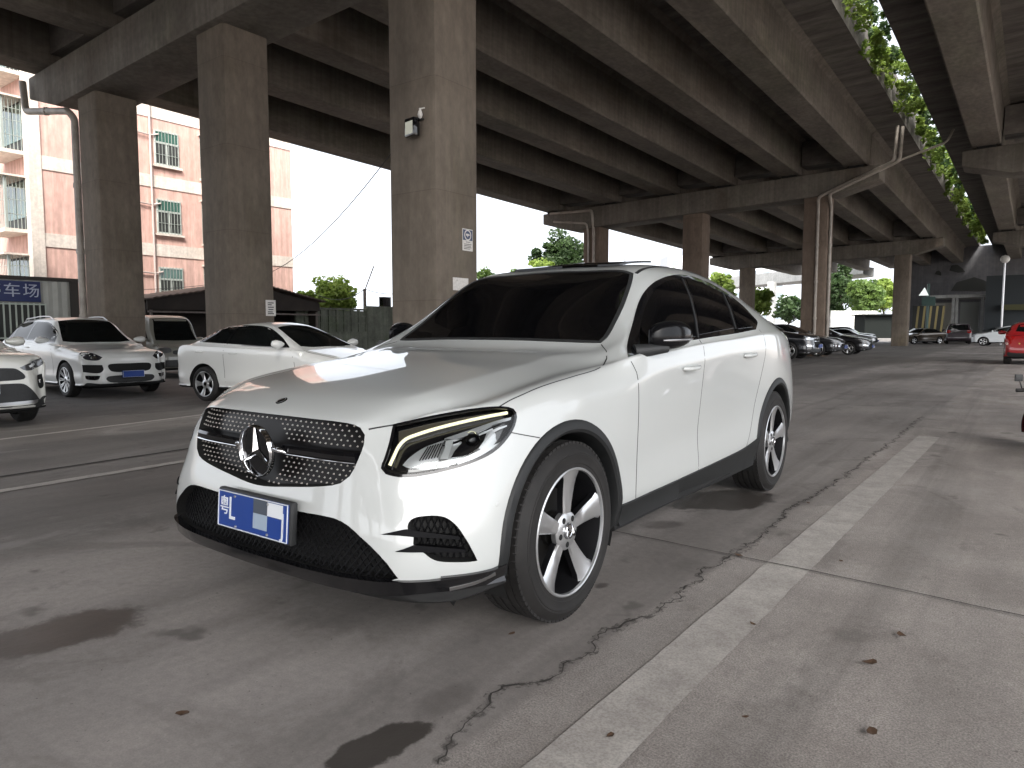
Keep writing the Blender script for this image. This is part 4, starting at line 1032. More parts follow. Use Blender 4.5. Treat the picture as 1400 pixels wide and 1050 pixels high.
pipe('thin pipe bridging the leafy gap between the two viaducts', [(xe + .55, yf - .1, zt2(xe) - .15), (xe + 2.4, yf - .1, zt2(xe) + .4), (xe + 2.6, yf - .1, zt2(xe) + .9)], .05, collars=False)
xa = BX - 2*BS
pipe('bent pipe at the far end of the second cap beam', [(-20.4*SC, yf, zt2(-20) - .25), (xa + .2, yf - .03, zt2(-18) - .4), (xa + .2, Y2 - .63, zt2(-18) - 1.6), (xa + .2, Y2 - .63, -.3)], .08)
pipe('lower bent pipe beside the far end of the second cap beam', [(-20.2*SC, yf, zt2(-20) - .75), (xa - .15, yf - .02, zt2(-18) - 1.1), (xa - .15, Y2 - .63, zt2(-18) - 1.7), (xa - .15, Y2 - .63, -.3)], .06)
pipe('pale pipe down the side of the farthest left pillar, bent under the cap end', [(xa - 3.1, BY - .95, zs(-24, BY) - .3), (xa - 3.05, BY - .92, zs(-24, BY) - 1.15), (xa - .76, BY - .70, zs(-20, BY) - 1.6), (xa - .68, BY - .58, zs(-20, BY) - 1.8), (xa - .68, BY - .58, gz(xa))], .095)
def floodlight():
    p = at(563, 174, y=BY - .56 - .12); root = empty('floodlight', 'small square floodlight on a bracket on the nearest pillar', 'floodlight', p, R(-8))
    b = MB(); b.box((-.13, -.06, -.155), (.13, .07, .145)); o = b.build('lamp_housing', GBLACK, root); bevel(o, .02)
    b = MB(); b.box((-.098, -.064, -.12), (.098, -.0605, .085)); b.build('lamp_glass', simple('lamp_cover', (.42, .42, .36), .15, coat=.6, emit=((.9, .9, .75), .06)), root)
    b = MB(); b.tube([(-.15, .0, .11), (-.15, .13, .13), (.15, .13, .13), (.15, 0, .11)], .012, 6); b.tube([(.0, .12, .13), (.1, .13, .2), (.16, .10, .2)], .016, 6); b.build('bracket', MBLACK, root)
    b = MB(); b.lathe([(.0, -.07), (.03, -.05), (.042, 0), (.03, .05), (.018, .07), (.018, .10), (0, .10)], 14, Matrix.Translation((.20, .02, .17))); b.tube([(.20, .02, .26), (.27, .06, .27)], .012, 6); b.build('sensor', simple('sensor_white', (.6, .58, .55), .4), root, 60)
floodlight()
def notice(name, label, u0, v0, u1, v1, plane, base, text, group=None):
    """a flat sheet on a pillar face (plane: ('x', val) or ('y', val))"""
    k, val = plane; a, c = at(u0, v0, **{k: val}), at(u1, v1, **{k: val}); mid = (a + c) / 2
    w = abs((c - a).y) if k == 'x' else abs((c - a).x); h = abs(c.z - a.z)
    root = empty(name, label, 'sign', mid, PI/2 if k == 'x' else 0, group)   # local x along the face, -y outward
    b = MB(); b.box((-w/2, -.006, -h/2), (w/2, 0, h/2)); b.build('sheet', base, root)
    text(root, w, h); return root
INK = simple('ink_dark', (.03, .03, .035), .7); PAPER = simple('paper_white', (.62, .60, .57), .8, noise_amt=.12, nscale=30); NBLUE = simple('notice_blue', (.05, .07, .13), .5)
def lines(root, w, h, rows, x0=-.38, x1=.38, m=INK, th=.012):
    b = MB()
    for z, a, c in rows: b.box((a*w, -.009, z*h - th*h), (c*w, -.0065, z*h + th*h))
    b.build('printed_line', m, root)
def camera_notice(root, w, h):
    b = MB(); b.box((-w*.46, -.008, -.02*h), (w*.46, -.0062, .46*h)); b.build('blue_field', NBLUE, root)
    Mx = Matrix.Translation((0, -.0095, .22*h)) @ Matrix.Rotation(PI/2, 4, 'X'); b = MB(); b.lathe([(.26*w, -.001), (.30*w, .001), (.34*w, -.001)], 24, Mx, close=True); b.box((-.16*w, .205*h-.05*h, 0), (.02*w, .205*h-.02*h, .001)); b.build('ring_symbol', PAPER, root)
    b = MB(); b.box((-.17*w, -.0105, .19*h), (.08*w, -.0085, .28*h)); b.box((.08*w, -.0105, .21*h), (.19*w, -.0085, .26*h)); b.box((-.04*w, -.0105, .13*h), (.02*w, -.0085, .19*h)); b.build('camera_symbol', PAPER, root)
    lines(root, w, h, [(-.10, -.18, .0), (-.10, .04, .2), (-.2, -.36, .36), (-.27, -.36, .3), (-.34, -.36, .36), (-.41, -.36, .2)])
notice('notice_sheet', 'small blue and white notice with a camera symbol on the nearest pillar', 632, 312, 646, 344, ('x', BX + .56 + .004), PAPER, camera_notice)
notice('notice_sheet', 'blank white paper on the nearest pillar, just above the coupe windscreen', 619, 379, 640, 398, ('x', BX + .56 + .004), PAPER, lambda r, w, h: lines(r, w, h, [(.3, -.3, -.2)]))
notice('notice_sheet', 'white framed paper notice on the pillar behind the white sedan', 363, 410, 377, 432, ('x', BX - BS + .56 + .004), PAPER, lambda r, w, h: lines(r, w, h, [(.32, -.3, .3), (.2, -.3, .1), (.05, -.3, .3), (-.1, -.25, .25), (-.25, -.3, .2), (-.36, -.3, .3)], th=.03))

# ------------------------------------------------------------------ other vehicles
def lerp(a, b, t): return a + (b - a) * t
def pl(pts, x):                              # smooth polyline y(x)
    if x <= pts[0][0]: return pts[0][1]
    for (x0, y0), (x1, y1) in zip(pts, pts[1:]):
        if x <= x1: return lerp(y0, y1, (x - x0) / (x1 - x0))
    return pts[-1][1]
def car_body(P):
    wb, fo, ro, W = P['wb'], P['fo'], P['ro'], P['W']; xe = wb + ro; xf = -fo
    xc, xt, xr, xb = P['xc'], P['xt'], P['xr'], P['xb']
    prof = [(xf + .09, P['h0']), (xf + .30, P['h0'] + P.get('hr', .07)), (xc, P['h1']), (xt, P['roof'] - .06), (lerp(xt, xr, .25), P['roof'] - .008), (lerp(xt, xr, .5), P['roof']), (xr, P['roof'] - P.get('rd', .05)), (xb, P['zb']), (xe - .09, P['zt'])]
    belt = lambda x: lerp(P['b0'], P['b1'], max(0, min(1, (x - xc) / (xb - xc)))) if x > xc else min(pl(prof, x) - .035, lerp(P['h0'] + .02, P['b0'], max(0, (x - xf) / (xc - xf)) ** .8))
    nr = P.get('nose', .34)
    def plan(x):
        t = (x - xf) / nr; y = W
        if t < 1: y = W * (.80 + .20 * max(0, 1 - (1 - t) ** 2) ** .5)
        t = (xe - x) / .55; tq = .74 if xe - xb > .4 else .86
        if t < 1: y = min(y, W * (tq + (1 - tq) * max(0, 1 - (1 - t) ** 2) ** .5))
        if x < .6: y *= 1 - P.get('fpinch', .03) * (.6 - x) / 1.4
        return y
    xs = [xf + .09, xf + .30, lerp(xf + .3, xc, .28), lerp(xf + .3, xc, .5), lerp(xf + .3, xc, .72), lerp(xf + .3, xc, .9), xc, lerp(xc, xt, .5), xt, lerp(xt, xr, .33), lerp(xt, xr, .6), lerp(xt, xr, .82), xr, lerp(xr, xb, .5), xb, lerp(xb, xe - .09, .6), xe - .09]
    if P.get('short'): xs[1] = xf + .2
    top = []
    for k, x in enumerate(xs):
        z = pl(prof, x); b = min(belt(x), z - .02); p = plan(x); h = z - b; s = max(0, min(1, h / .42)); p0 = p - .02
        if x < xc - .01:
            top.append([(x, p0 * .965, z - .085), (x, p0 * .87, z - .045), (x, p0 * .78, z - .03), (x, p0 * .62, z - .02), (x, p0 * .31, z - .004), (x, 0, z)])
        else:
            ry = lerp(p * .80, P['ry'], s); l1 = (x, p0 - .025, b + .03 * s)
            l2 = (x, ry, lerp(z - .012, z - .055, s)); lm = (x, (l1[1] + l2[1]) / 2 + .035 * s, lerp(l1[2], l2[2], .56))
            top.append([(x, p0, b), l1, lm, l2, (x, ry * .55, z - .012), (x, 0, z)])
    k0 = top[0]; fr = [0, .25, .48, .62, .74, 1]
    top[0] = [(xf + .09 + (.22 if j == 0 else .13 if j == 1 else .07 if j == 2 else .03 if j == 3 else 0), y, zz) for j, (x, y, zz) in enumerate(k0)]
    zz = [.24, .29, .38, .52, .64]; hz = P['h0'] - .12; zz = zz + [max(.72, hz)]
    front = []
    for c in range(6):
        y0 = top[0][5 - c][1]; x0 = top[0][5 - c][0]; col = []
        for r in range(6):
            bul = (.0, .075, .095, .09, .075, .04)[r] + P.get('chin', 0) * (r in (1, 2, 3)); y = y0 * (1 + .03 * (r in (1, 2, 3, 4)))
            col.append((x0 - bul * (1 if c < 4 else .8) + (.06 if r == 0 else 0), min(y, W * .97), zz[r]))
        front.append(col)
    side = []
    for k in range(1, 16):
        x = xs[k]; p = plan(x); b = top[k][0][2]; q = [min(v, b - .03 * (6 - i)) for i, v in enumerate((.24, .30, .40, .56, lerp(.56, b, .45), lerp(.56, b, .78)))]
        side.append([(x, p - .12, q[0]), (x, p - .03, q[1]), (x, p - .005, q[2]), (x, p - .012, q[3]), (x, p, q[4]), (x, p + .002, q[5])])
    rear = []
    zt = P['zt']; rz = [.27, .33, .45, .62, lerp(.62, zt, .45), lerp(.62, zt, .8)]
    kl = top[16]; top[16] = [(x - (.26 if j == 0 else .15 if j == 1 else .08 if j == 2 else .03 if j == 3 else 0) * min(1, max(.15, (xe - .09 - xb) * 1.6)), y, z_ - (.02 if j == 0 else 0)) for j, (x, y, z_) in enumerate(kl)]
    for c in range(6):
        x0, y0, z0 = top[16][c]; rear.append([(x0 + (-.05, .04, .085, .08, .06, .035)[r] * (1 if c > 1 else .7), min(y0 * 1.02, W * .95), rz[r]) for r in range(6)])
    B = Body(front, side, top, rear, 3)
    B.crease([st[3] for st in B.T[7:13]], .2)
    return B.evaluate(), plan, prof, belt
PAINTS = {}
def paint(name, col, rough=.3, metal=0):
    if name not in PAINTS: PAINTS[name] = simple(name, col, rough, metal, coat=1, coat_rough=.03)
    return PAINTS[name]
LAMPR = simple('rear_lamp_red', (.30, .008, .008), .12, coat=.8)
LAMPW = simple('lamp_clear', (.30, .31, .32), .12, metal=.6, coat=1)
GLASSV = simple('car_glass', (.006, .007, .007), .03, spec=.28)
def car(P, label, loc, rz, group=None, cat='car', name='parked_car'):
    root = empty(name, label, cat, loc, rz, group)
    me, plan, prof, belt = car_body(P); S = Surf(me); wb, rt = P['wb'], P.get('rt', .335); W = P['W']; pm = P['paint']
    ar = rt + .045; cuts = [cyl_cutter(x, s * (W - .36), s * (W + .2), rt + .005, ar, 40) for x in (0, wb) for s in (1, -1)]
    body = boolean_cut(me, cuts, [pm, DARK]); fix_normals(body, 40); dark_below(body, .285); link('body', body, root)
    xc, xt, xr, xb = P['xc'], P['xt'], P['xr'], P['xb']; K = 1; ry = P['ry']
    # glass
    zc = pl(prof, xc)
    ws = [(0, xt - .015), (ry * .6, xt - .03), (ry - .05, xt - .05, K), (W * .80 - .055, xc + .10, K), (W * .45, xc + .05), (0, xc + .035)]
    ws = ws + [(-p[0],) + tuple(p[1:]) for p in ws[-2:0:-1]]
    if P.get('steep'):
        f = [(0, P['roof'] - .10), (ry - .08, P['roof'] - .13, K), (W - .16, P['h1'] + .06, K), (0, P['h1'] + .04)]; f = f + [(-p[0],) + tuple(p[1:]) for p in f[-2:0:-1]]
        panel('windscreen', root, S, f, 'front', .004, .008, .09, GLASSV, None, False)
    else: panel('windscreen', root, S, ws, 'top', .004, .008, .09, GLASSV, None, False)
    rw = [(0, xr + .03), (ry - .08, xr + .05, K), (ry, xb - .08, K), (0, xb - .05)]; rw = rw + [(-p[0],) + tuple(p[1:]) for p in rw[-2:0:-1]]
    if xb - xr > .25: panel('rear_window', root, S, rw, 'top', .004, .008, .10, GLASSV, None, False)
    else:
        f = [(0, P['roof'] - .14), (ry - .06, P['roof'] - .16, K), (W - .22, P['b1'] + .06, K), (0, P['b1'] + .05)]; f = f + [(-p[0],) + tuple(p[1:]) for p in f[-2:0:-1]]
        panel('rear_window', root, S, f, 'rear', .004, .008, .09, GLASSV, None, False)
    rf = P['roof'] - .115; be = lambda x: belt(x) + .055
    side = [(xc + .16, be(xc + .2), K), (lerp(xc, xt, .62), lerp(be(xc), rf, .62) - .02), (xt + .06, rf - .035), (lerp(xt, xr, .3), rf), (lerp(xt, xr, .65), rf - .005), (xr - .10, P['roof'] - P.get('rd', .05) - .11), (lerp(xr, xb, .45), lerp(rf, be(xb), .52), K), (lerp(xr, xb, .62), be(xb) - .005, K)]
    if P.get('side'): side = P['side']
    panel('window_surround', root, S, side, 'side', .003, .006, .07, GBLACK)
    cxs, czs = sum(p[0] for p in side) / len(side), sum(p[1] for p in side) / len(side)
    sh = [(cxs + (p[0] - cxs) * .965, czs + (p[1] - czs) * .88) + tuple(p[2:]) for p in side]
    for o in panel('side_window', root, S, sh, 'side', .0055, .004, .07, GLASSV): pass
    if not P.get('far'): strip('window_trim', root, S, [(q[0], q[1] - .012) for q in side[:1] + side[:-3:-1][:1]] if False else [(side[0][0], side[0][1] - .012), (lerp(side[0][0], side[-1][0], .5), belt(lerp(side[0][0], side[-1][0], .5)) + .045), (side[-1][0], side[-1][1] - .012)], 'side', .008, .014, .07, SATIN)
    for xx in P.get('pill', (xt + .85,)):
        strip('window_pillar', root, S, [(xx, belt(xx) + .06), (xx - .05, rf - .02)], 'side', .008, .06, .08, GBLACK)
    # lamps, grilles and trims given as front-view or rear-view outlines (y, z)
    for (nm, proj, pts, m, off, mir) in P.get('trim', ()):
        full = pts if mir else pts + [(-p[0],) + tuple(p[1:]) for p in pts[-2:0:-1]]
        panel(nm, root, S, full, proj, off, .012, .05, m, None, mir)
    for s in (1, -1):
        b = MB(); mx = xc + .32; mz = belt(mx) + .10; secs = [(W - .05, .03, .03), (W + .03, .07, .06), (W + .12, .08, .075), (W + .19, .07, .06), (W + .215, .03, .02)]; vs = []; n = 12
        for y, a, c in secs: vs += [Vector((s * y, mx + a * math.cos(2*PI*k/n) * (.5 if math.cos(2*PI*k/n) > 0 else 1), mz + c * math.sin(2*PI*k/n))) for k in range(n)]
        b.add(vs, [(i*n+k, i*n+(k+1) % n, (i+1)*n+(k+1) % n, (i+1)*n+k) for i in range(4) for k in range(n)] + [tuple(range(n)), tuple(range(4*n, 5*n))[::-1]])
        o = b.build('door_mirror', P.get('mirror', pm), root); fix_normals(o.data, 60)
        if not P.get('far'):
            strip_x = [xt + .85 - .02, lerp(xt, wb, .5)]
            b = MB()
            for hx in (xt + .62, xt + 1.45):
                Q = [S.hit(Vector((3, hx - .09 + .18 * k / 6, belt(hx) - .10)), Vector((-1, 0, 0)))[0] + Vector((.004 + .03 * math.sin(PI * k / 6) ** .5, 0, 0)) for k in range(7)]
                hb = MB(); hb.tube(Q if s > 0 else mirrored(Q), .012, 8); hb.build('door_handle', pm, root, 60)
    if not P.get('far'):
        gm = simple('panel_gap_dark', (.03, .03, .03), .8) if 'panel_gap_dark' not in bpy.data.materials else bpy.data.materials['panel_gap_dark']
        for pts in ([(xc + .12, belt(xc + .12) + .0), (xc + .04, .75), (xc + .06, .40)], [(xt + .86, belt(xt + .86) + .03), (xt + .86, .7), (xt + .84, .38)]):
            strip('panel_gap', root, S, pts, 'side', .001, .007, .08, gm, None, True, True, .002)
        strip('bonnet_gap', root, S, [(W * .80, P['h0'] + .01 - .01 + .0 if False else -P['fo'] + .42), (W * .84, lerp(-P['fo'], xc, .5)), (W * .85, xc - .05)], 'top', .001, .008, .08, gm, None, True, True, .002)
    if P.get('clad'):
        for x in (0, wb):
            for s in (1, -1):
                V = []; F = []; n = 24
                for k in range(n + 1):
                    a = R(-10) + R(200) * k / n
                    for r, dy in ((ar - .01, -.02), (ar, .012), (ar + .05, .010), (ar + .058, -.008)):
                        l, nn = S.hit(Vector((3, x - (ar + .03) * math.cos(a), rt + (ar + .03) * math.sin(a))), Vector((-1, 0, 0))); V.append(Vector((l.x + dy, x - r * math.cos(a), rt + r * math.sin(a))))
                for k in range(n):
                    for j in range(3): F.append((k*4+j, k*4+j+1, (k+1)*4+j+1, (k+1)*4+j))
                o = mesh('wheel_arch_trim', V if s > 0 else mirrored(V), F, MBLACK, root); orient(o.data, S)
        panel('side_skirt', root, S, [(ar + .05, .26, K), (ar + .04, .40, K), (wb - ar - .04, .42, K), (wb - ar - .05, .28, K)], 'side', .01, .03, .1, MBLACK)
    if P.get('rails'):
        for s in (1, -1):
            Q = [S.hit(Vector((s * (ry - .03), lerp(xt + .1, xr + .1, k / 8), 4)), Vector((0, 0, -1)))[0] + Vector((0, 0, .05 if 0 < k < 8 else 0)) for k in range(9)]
            b = MB(); b.tube(Q, .014, 8); b.build('roof_rail', SATIN, root, 60)
    b = MB(); b.box((-W + .25, -P['fo'] + .35, .20), (W - .25, wb + P['ro'] - .35, .32)); b.build('underbody', DARK, root)
    for x in (0, wb):
        for s in (1, -1): make_wheel(root, x, s * (W - .125), s, rt, .22, P.get('rr', .235), P.get('sp', 5), rot=.3, style=P.get('ws', 'five'), detail=False)
    if P.get('plate'):
        px, pz, rear_, txt = P['plate']; y0 = P.get('plate_y', 0)
        pm_ = Matrix.Translation((y0, px, pz)) if not rear_ else Matrix.Translation((y0, px, pz)) @ Matrix.Rotation(PI, 4, 'Z')
        b = MB(); b.box((-.22, -.012, -.07), (.22, .03, .07), pm_); o = b.build('number_plate', PLATEBLUE, root)
        b = MB()
        for q in ((-.219, .064, .219, .068), (-.219, -.068, .219, -.064), (-.219, -.064, -.215, .064), (.215, -.064, .219, .064)): b.box((q[0], -.0155, q[1]), (q[2], -.011, q[3]), pm_)
        b.build('plate_border', WHITEINK, o)
        if txt:
            for ch, x_ in txt: tm = text_mesh(ch, .125, .002); tm.materials.append(WHITEINK); t_ = link('plate_lettering', tm, o); t_.matrix_local = pm_ @ Matrix.Translation((x_, -.0135, 0)) @ Matrix.Rotation(PI/2, 4, 'X') @ Matrix.Diagonal((.72, 1, 1, 1))
    return root
W_ = paint('pearl_white_paint', (.70, .71, .69)); K_ = 1
A90 = PI / 2
def gl(x, y): return (x, y, gz(x))
# white SUV with black intakes (front towards the lane)
p = at(95, 543, z=-.25)
suv = dict(wb=2.9, fo=.95, ro=1.02, W=.955, h0=.90, hr=.10, h1=1.14, xc=.50, xt=1.28, xr=3.05, xb=3.62, roof=1.74, rd=.07, zb=1.12, zt=1.04, b0=1.10, b1=1.19, ry=.60, rt=.375, rr=.265, ws='fine', sp=10, paint=W_, rails=True, nose=.5, pill=(2.05, 2.95), clad=False, fpinch=.05,
    plate=(-1.06, .50, False, ()), trim=[
    ('headlight', 'front', [(.52,.86,K_),(.66,.945),(.80,.965),(.86,.93,K_),(.82,.85),(.72,.80),(.60,.80)], simple('headlight_dark', (.03,.03,.035), .1, coat=1), .006, True),
    ('headlight_eye', 'front', [(.60,.85),(.655,.885),(.71,.86),(.67,.82)], CHROME, .010, True),
    ('upper_grille', 'front', [(0,.72),(.40,.715),(.45,.67),(.38,.56),(0,.55)], DARK, .004, False),
    ('side_intake', 'front', [(.55,.70,K_),(.86,.71,K_),(.85,.56,K_),(.62,.535),(.54,.60)], DARK, .004, True),
    ('fog_lamp', 'front', [(.60,.48,K_),(.82,.485,K_),(.80,.41),(.64,.40)], GBLACK, .005, True),
    ('lower_intake', 'front', [(0,.47),(.45,.46),(.50,.40),(.40,.33),(0,.32)], MBLACK, .004, False),
    ('bumper_lip', 'front', [(0,.315),(.60,.31),(.80,.33),(.84,.28,K_),(0,.26)], MBLACK, .012, False)])
car(suv, 'white SUV with black intakes and roof rails, parked by the left pillar', gl(p.x, p.y + .86), A90, 'cars parked nose-out on the left')
# white sedan
p = at(285, 554, z=-.19); hd = R(11)
sedan = dict(wb=2.72, fo=.88, ro=.92, W=.895, h0=.74, hr=.09, h1=1.0, xc=.52, xt=1.34, xr=2.55, xb=3.22, roof=1.455, rd=.075, zb=1.04, zt=.93, b0=.955, b1=1.02, ry=.545, rt=.325, rr=.225, paint=W_, nose=.5, pill=(2.17,), mirror=W_,
    side=[(.74,1.01,K_),(1.05,1.19),(1.42,1.345),(1.85,1.385),(2.35,1.365),(2.75,1.26),(3.0,1.14,K_),(2.9,1.085,K_),(1.8,1.045)],
    trim=[('headlight', 'front', [(.42,.69,K_),(.60,.74),(.80,.79,K_),(.78,.70),(.60,.65)], LAMPW, .006, True), ('grille', 'front', [(0,.66),(.36,.65),(.30,.50),(0,.48)], DARK, .005, False), ('lower_intake', 'front', [(0,.40),(.55,.40),(.62,.32),(0,.30)], MBLACK, .005, False),
          ('rear_lamp', 'rear', [(.35,.98),(.75,1.0),(.72,.88),(.40,.88)], LAMPR, .006, True)])
car(sedan, 'white sedan seen from its right side, parked nose-out behind the coupe bonnet', gl(p.x + 2.72 * math.cos(hd) - .80 * math.sin(hd), p.y + .80 * math.cos(hd) + 2.72 * math.sin(hd)), A90 + hd, 'cars parked nose-out on the left')
# compact SUV cut by the left edge of the photo
p = at(37, 578, z=-.21)
csuv = dict(wb=2.69, fo=.93, ro=.98, W=.925, h0=.985, hr=.07, h1=1.13, xc=.50, xt=1.22, xr=3.0, xb=3.4, roof=1.68, rd=.06, zb=1.12, zt=1.05, b0=1.08, b1=1.14, ry=.60, rt=.355, rr=.24, paint=paint('grey_beige_white_paint', (.66, .66, .61)), nose=.4, pill=(2.05, 2.9), clad=True,
    plate=(-1.03, .58, False, (('B', .0),)), plate_y=-.02, trim=[
    ('headlight', 'front', [(.50,.845,K_),(.66,.91),(.84,.965,K_),(.86,.88),(.74,.82),(.58,.80)], simple('headlight_smoke', (.10,.105,.11), .1, metal=.4, coat=1), .006, True),
    ('lamp_led', 'front', [(.62,.865,K_),(.76,.915,K_),(.77,.885,K_),(.64,.838,K_)], simple('led_pale', (.75,.77,.78), .2), .011, True),
    ('upper_grille', 'front', [(0,.85),(.42,.84),(.50,.80),(.56,.71),(.50,.68),(0,.675)], MBLACK, .006, False),
    ('lower_grille', 'front', [(0,.63),(.46,.63),(.56,.60),(.72,.42),(.76,.36),(0,.35)], MBLACK, .006, False),
    ('fog_recess', 'front', [(.76,.72,K_),(.83,.74,K_),(.84,.56),(.79,.53),(.75,.60)], DARK, .006, True), ('fog_lamp', 'front', [(.775,.66),(.815,.66),(.815,.61),(.775,.61)], CHROME, .011, True),
    ('skid_strip', 'front', [(0,.375,K_),(.72,.385,K_),(.70,.345,K_),(0,.335,K_)], SATIN, .014, False), ('bumper_lip', 'front', [(0,.33),(.70,.335),(.86,.42),(.865,.30),(0,.25)], MBLACK, .008, False)])
car(csuv, 'pale compact SUV cut off by the left photo edge, blue plate ending in B', gl(p.x, p.y - .84), A90, 'cars parked nose-out on the left')
# old grey-beige van
van = dict(wb=2.5, fo=.62, ro=.75, W=.80, h0=.93, hr=.03, h1=1.06, xc=-.18, xt=.32, xr=2.75, xb=3.0, roof=1.90, rd=.05, zb=1.2, zt=1.05, b0=1.03, b1=1.05, ry=.62, rt=.29, rr=.18, paint=paint('grey_beige_van_paint', (.20, .195, .165), .4), nose=.3, steep=True, short=True, pill=(.95, 1.9),
    side=[(.12,1.10,K_),(.42,1.60),(.55,1.70,K_),(2.7,1.70,K_),(2.75,1.12,K_)], trim=[('headlight', 'front', [(.42,.88),(.70,.88),(.70,.76),(.42,.76)], LAMPW, .008, True), ('grille', 'front', [(0,.80),(.34,.80),(.34,.70),(0,.70)], MBLACK, .008, False), ('bumper', 'front', [(0,.52),(.66,.52),(.72,.48),(.70,.34),(0,.33)], MBLACK, .02, False)])
car(van, 'old grey-beige minivan parked between the white SUV and the white sedan', (-21.4, 11.2, gz(-21.4)), A90, 'cars parked nose-out on the left', 'van', 'parked_van')
# dark cars nose-out beyond the coupe
BLK = paint('black_paint', (.008, .008, .010)); GRY = paint('dark_grey_paint', (.035, .036, .04), .3, .4); SIL = paint('silver_paint', (.36, .37, .38), .3, .5)
far_trim = [('headlight', 'front', [(.40,.70,K_),(.58,.75),(.82,.80,K_),(.80,.69),(.60,.64)], simple('headlight_bright', (.75,.77,.8), .15, metal=.3, coat=1), .008, True), ('grille', 'front', [(0,.68),(.34,.67),(.30,.50),(0,.48)], DARK, .006, False), ('grille_bar', 'front', [(0,.60,K_),(.36,.61,K_),(.36,.585,K_),(0,.575,K_)], CHROME, .010, False), ('lower_intake', 'front', [(0,.42),(.6,.43),(.66,.33),(0,.30)], MBLACK, .006, False), ('intake_trim', 'front', [(.55,.50,K_),(.80,.53,K_),(.80,.49,K_),(.57,.44,K_)], CHROME, .010, True), ('rear_lamp', 'rear', [(.35,.98),(.75,1.0),(.72,.88),(.40,.88)], LAMPR, .006, True)]
s1 = dict(sedan, paint=BLK, mirror=BLK, trim=far_trim, plate=(-.99, .44, False, ()), far=True)
suv2 = dict(wb=2.75, fo=.9, ro=.95, W=.93, h0=.93, hr=.07, h1=1.12, xc=.5, xt=1.25, xr=2.9, xb=3.35, roof=1.66, rd=.07, zb=1.12, zt=1.05, b0=1.06, b1=1.13, ry=.58, rt=.355, rr=.24, paint=BLK, nose=.45, pill=(2.05,), far=True, plate=(-1.0, .55, False, ()),
    trim=[('headlight', 'front', [(.42,.84,K_),(.62,.89),(.84,.93,K_),(.82,.82),(.62,.78)], simple('headlight_cool', (.55,.58,.62), .15, metal=.3, coat=1), .008, True), ('grille', 'front', [(0,.82),(.38,.81),(.44,.70),(.34,.52),(0,.50)], DARK, .006, False), ('grille_bar', 'front', [(0,.74,K_),(.42,.75,K_),(.42,.725,K_),(0,.715,K_)], CHROME, .010, False), ('lower_intake', 'front', [(0,.44),(.66,.45),(.70,.34),(0,.30)], MBLACK, .006, False), ('intake_trim', 'front', [(.56,.58,K_),(.80,.60,K_),(.80,.55,K_),(.58,.50,K_)], CHROME, .010, True)])
G_ = 'dark cars parked nose-out beyond the coupe'
c1 = car(suv2, 'black SUV parked just behind the rear of the white coupe SUV', (-7.75, 29.4, 0), A90, G_)
c2 = car(dict(s1, paint=GRY, mirror=GRY), 'dark grey sedan with bright headlights, second in the row beyond the coupe', (-7.6, 33.3, 0), A90, G_)
def clone(o, label, x, y, rz, group=None, paint_=None):
    c = copy_tree(o); c.location = (x, y, gz(x)); c.rotation_euler.z = rz; c['label'] = label
    if group: c['group'] = group
    if paint_:
        for ch in c.children:
            if ch.name.split('.')[0] == 'body': 
                ch.data = ch.data.copy(); ch.data.materials[0] = paint_
    return c
c0 = clone(c2, 'dark sedan half hidden between the coupe rear and the black SUV', -8.4, 26.6, A90, G_, GRY)
c3 = clone(c2, 'black sedan with a bright headlamp, last in the row by the pillar pipes', -7.4, 38.6, A90, G_, BLK)
G2 = 'cars parked far down the lane'
clone(c2, 'distant silver car left of the far pillar, nearest of the far left group', -11.6, 66, A90, G2, SIL)
clone(c1, 'distant dark SUV left of the far pillar, in the middle of its group', -12.4, 70, A90, G2)
clone(c2, 'distant white car left of the far pillar, farthest of its group', -13.3, 74, A90, G2, W_)
clone(c2, 'brown sedan facing the camera just right of the far pillar', -9.35, 72.6, R(-40), G2, paint('brown_paint', (.06, .045, .03), .3, .3))
# dark minivan from behind, white hatchback side on, red hatchback from behind
mv = dict(wb=2.8, fo=.9, ro=.95, W=.92, h0=.95, hr=.06, h1=1.10, xc=.30, xt=1.15, xr=3.3, xb=3.55, roof=1.72, rd=.05, zb=1.12, zt=1.05, b0=1.05, b1=1.10, ry=.64, rt=.34, rr=.23, paint=paint('aubergine_paint', (.02, .012, .018)), nose=.4, far=True, pill=(2.0,), trim=[('rear_lamp', 'rear', [(.55,1.12,K_),(.84,1.14,K_),(.84,.92),(.60,.94)], LAMPR, .008, True), ('rear_bar', 'rear', [(0,.98,K_),(.54,.99,K_),(.54,.95,K_),(0,.94,K_)], CHROME, .01, False)])
car(mv, 'dark purple-black minivan seen from behind, right of the brown sedan', (-5.5, 72.0, 0), PI + .12, G2, 'van', 'parked_van')
hb = dict(wb=2.6, fo=.84, ro=.62, W=.87, h0=.78, hr=.12, h1=1.02, xc=.25, xt=1.2, xr=2.7, xb=3.1, roof=1.50, rd=.07, zb=1.05, zt=.98, b0=.97, b1=1.06, ry=.55, rt=.32, rr=.225, paint=paint('white_hatch_paint', (.72, .76, .78)), nose=.5, far=True, pill=(2.05,), trim=[('headlight', 'front', [(.40,.72,K_),(.60,.80),(.80,.86,K_),(.80,.74),(.6,.66)], LAMPW, .008, True), ('grille', 'front', [(0,.60),(.4,.6),(.44,.42),(0,.40)], DARK, .006, False)])
car(hb, 'white hatchback side-on with its bonnet to the left, behind the red car', (-2.95, 62.4, 0), -A90 - .10, G2)
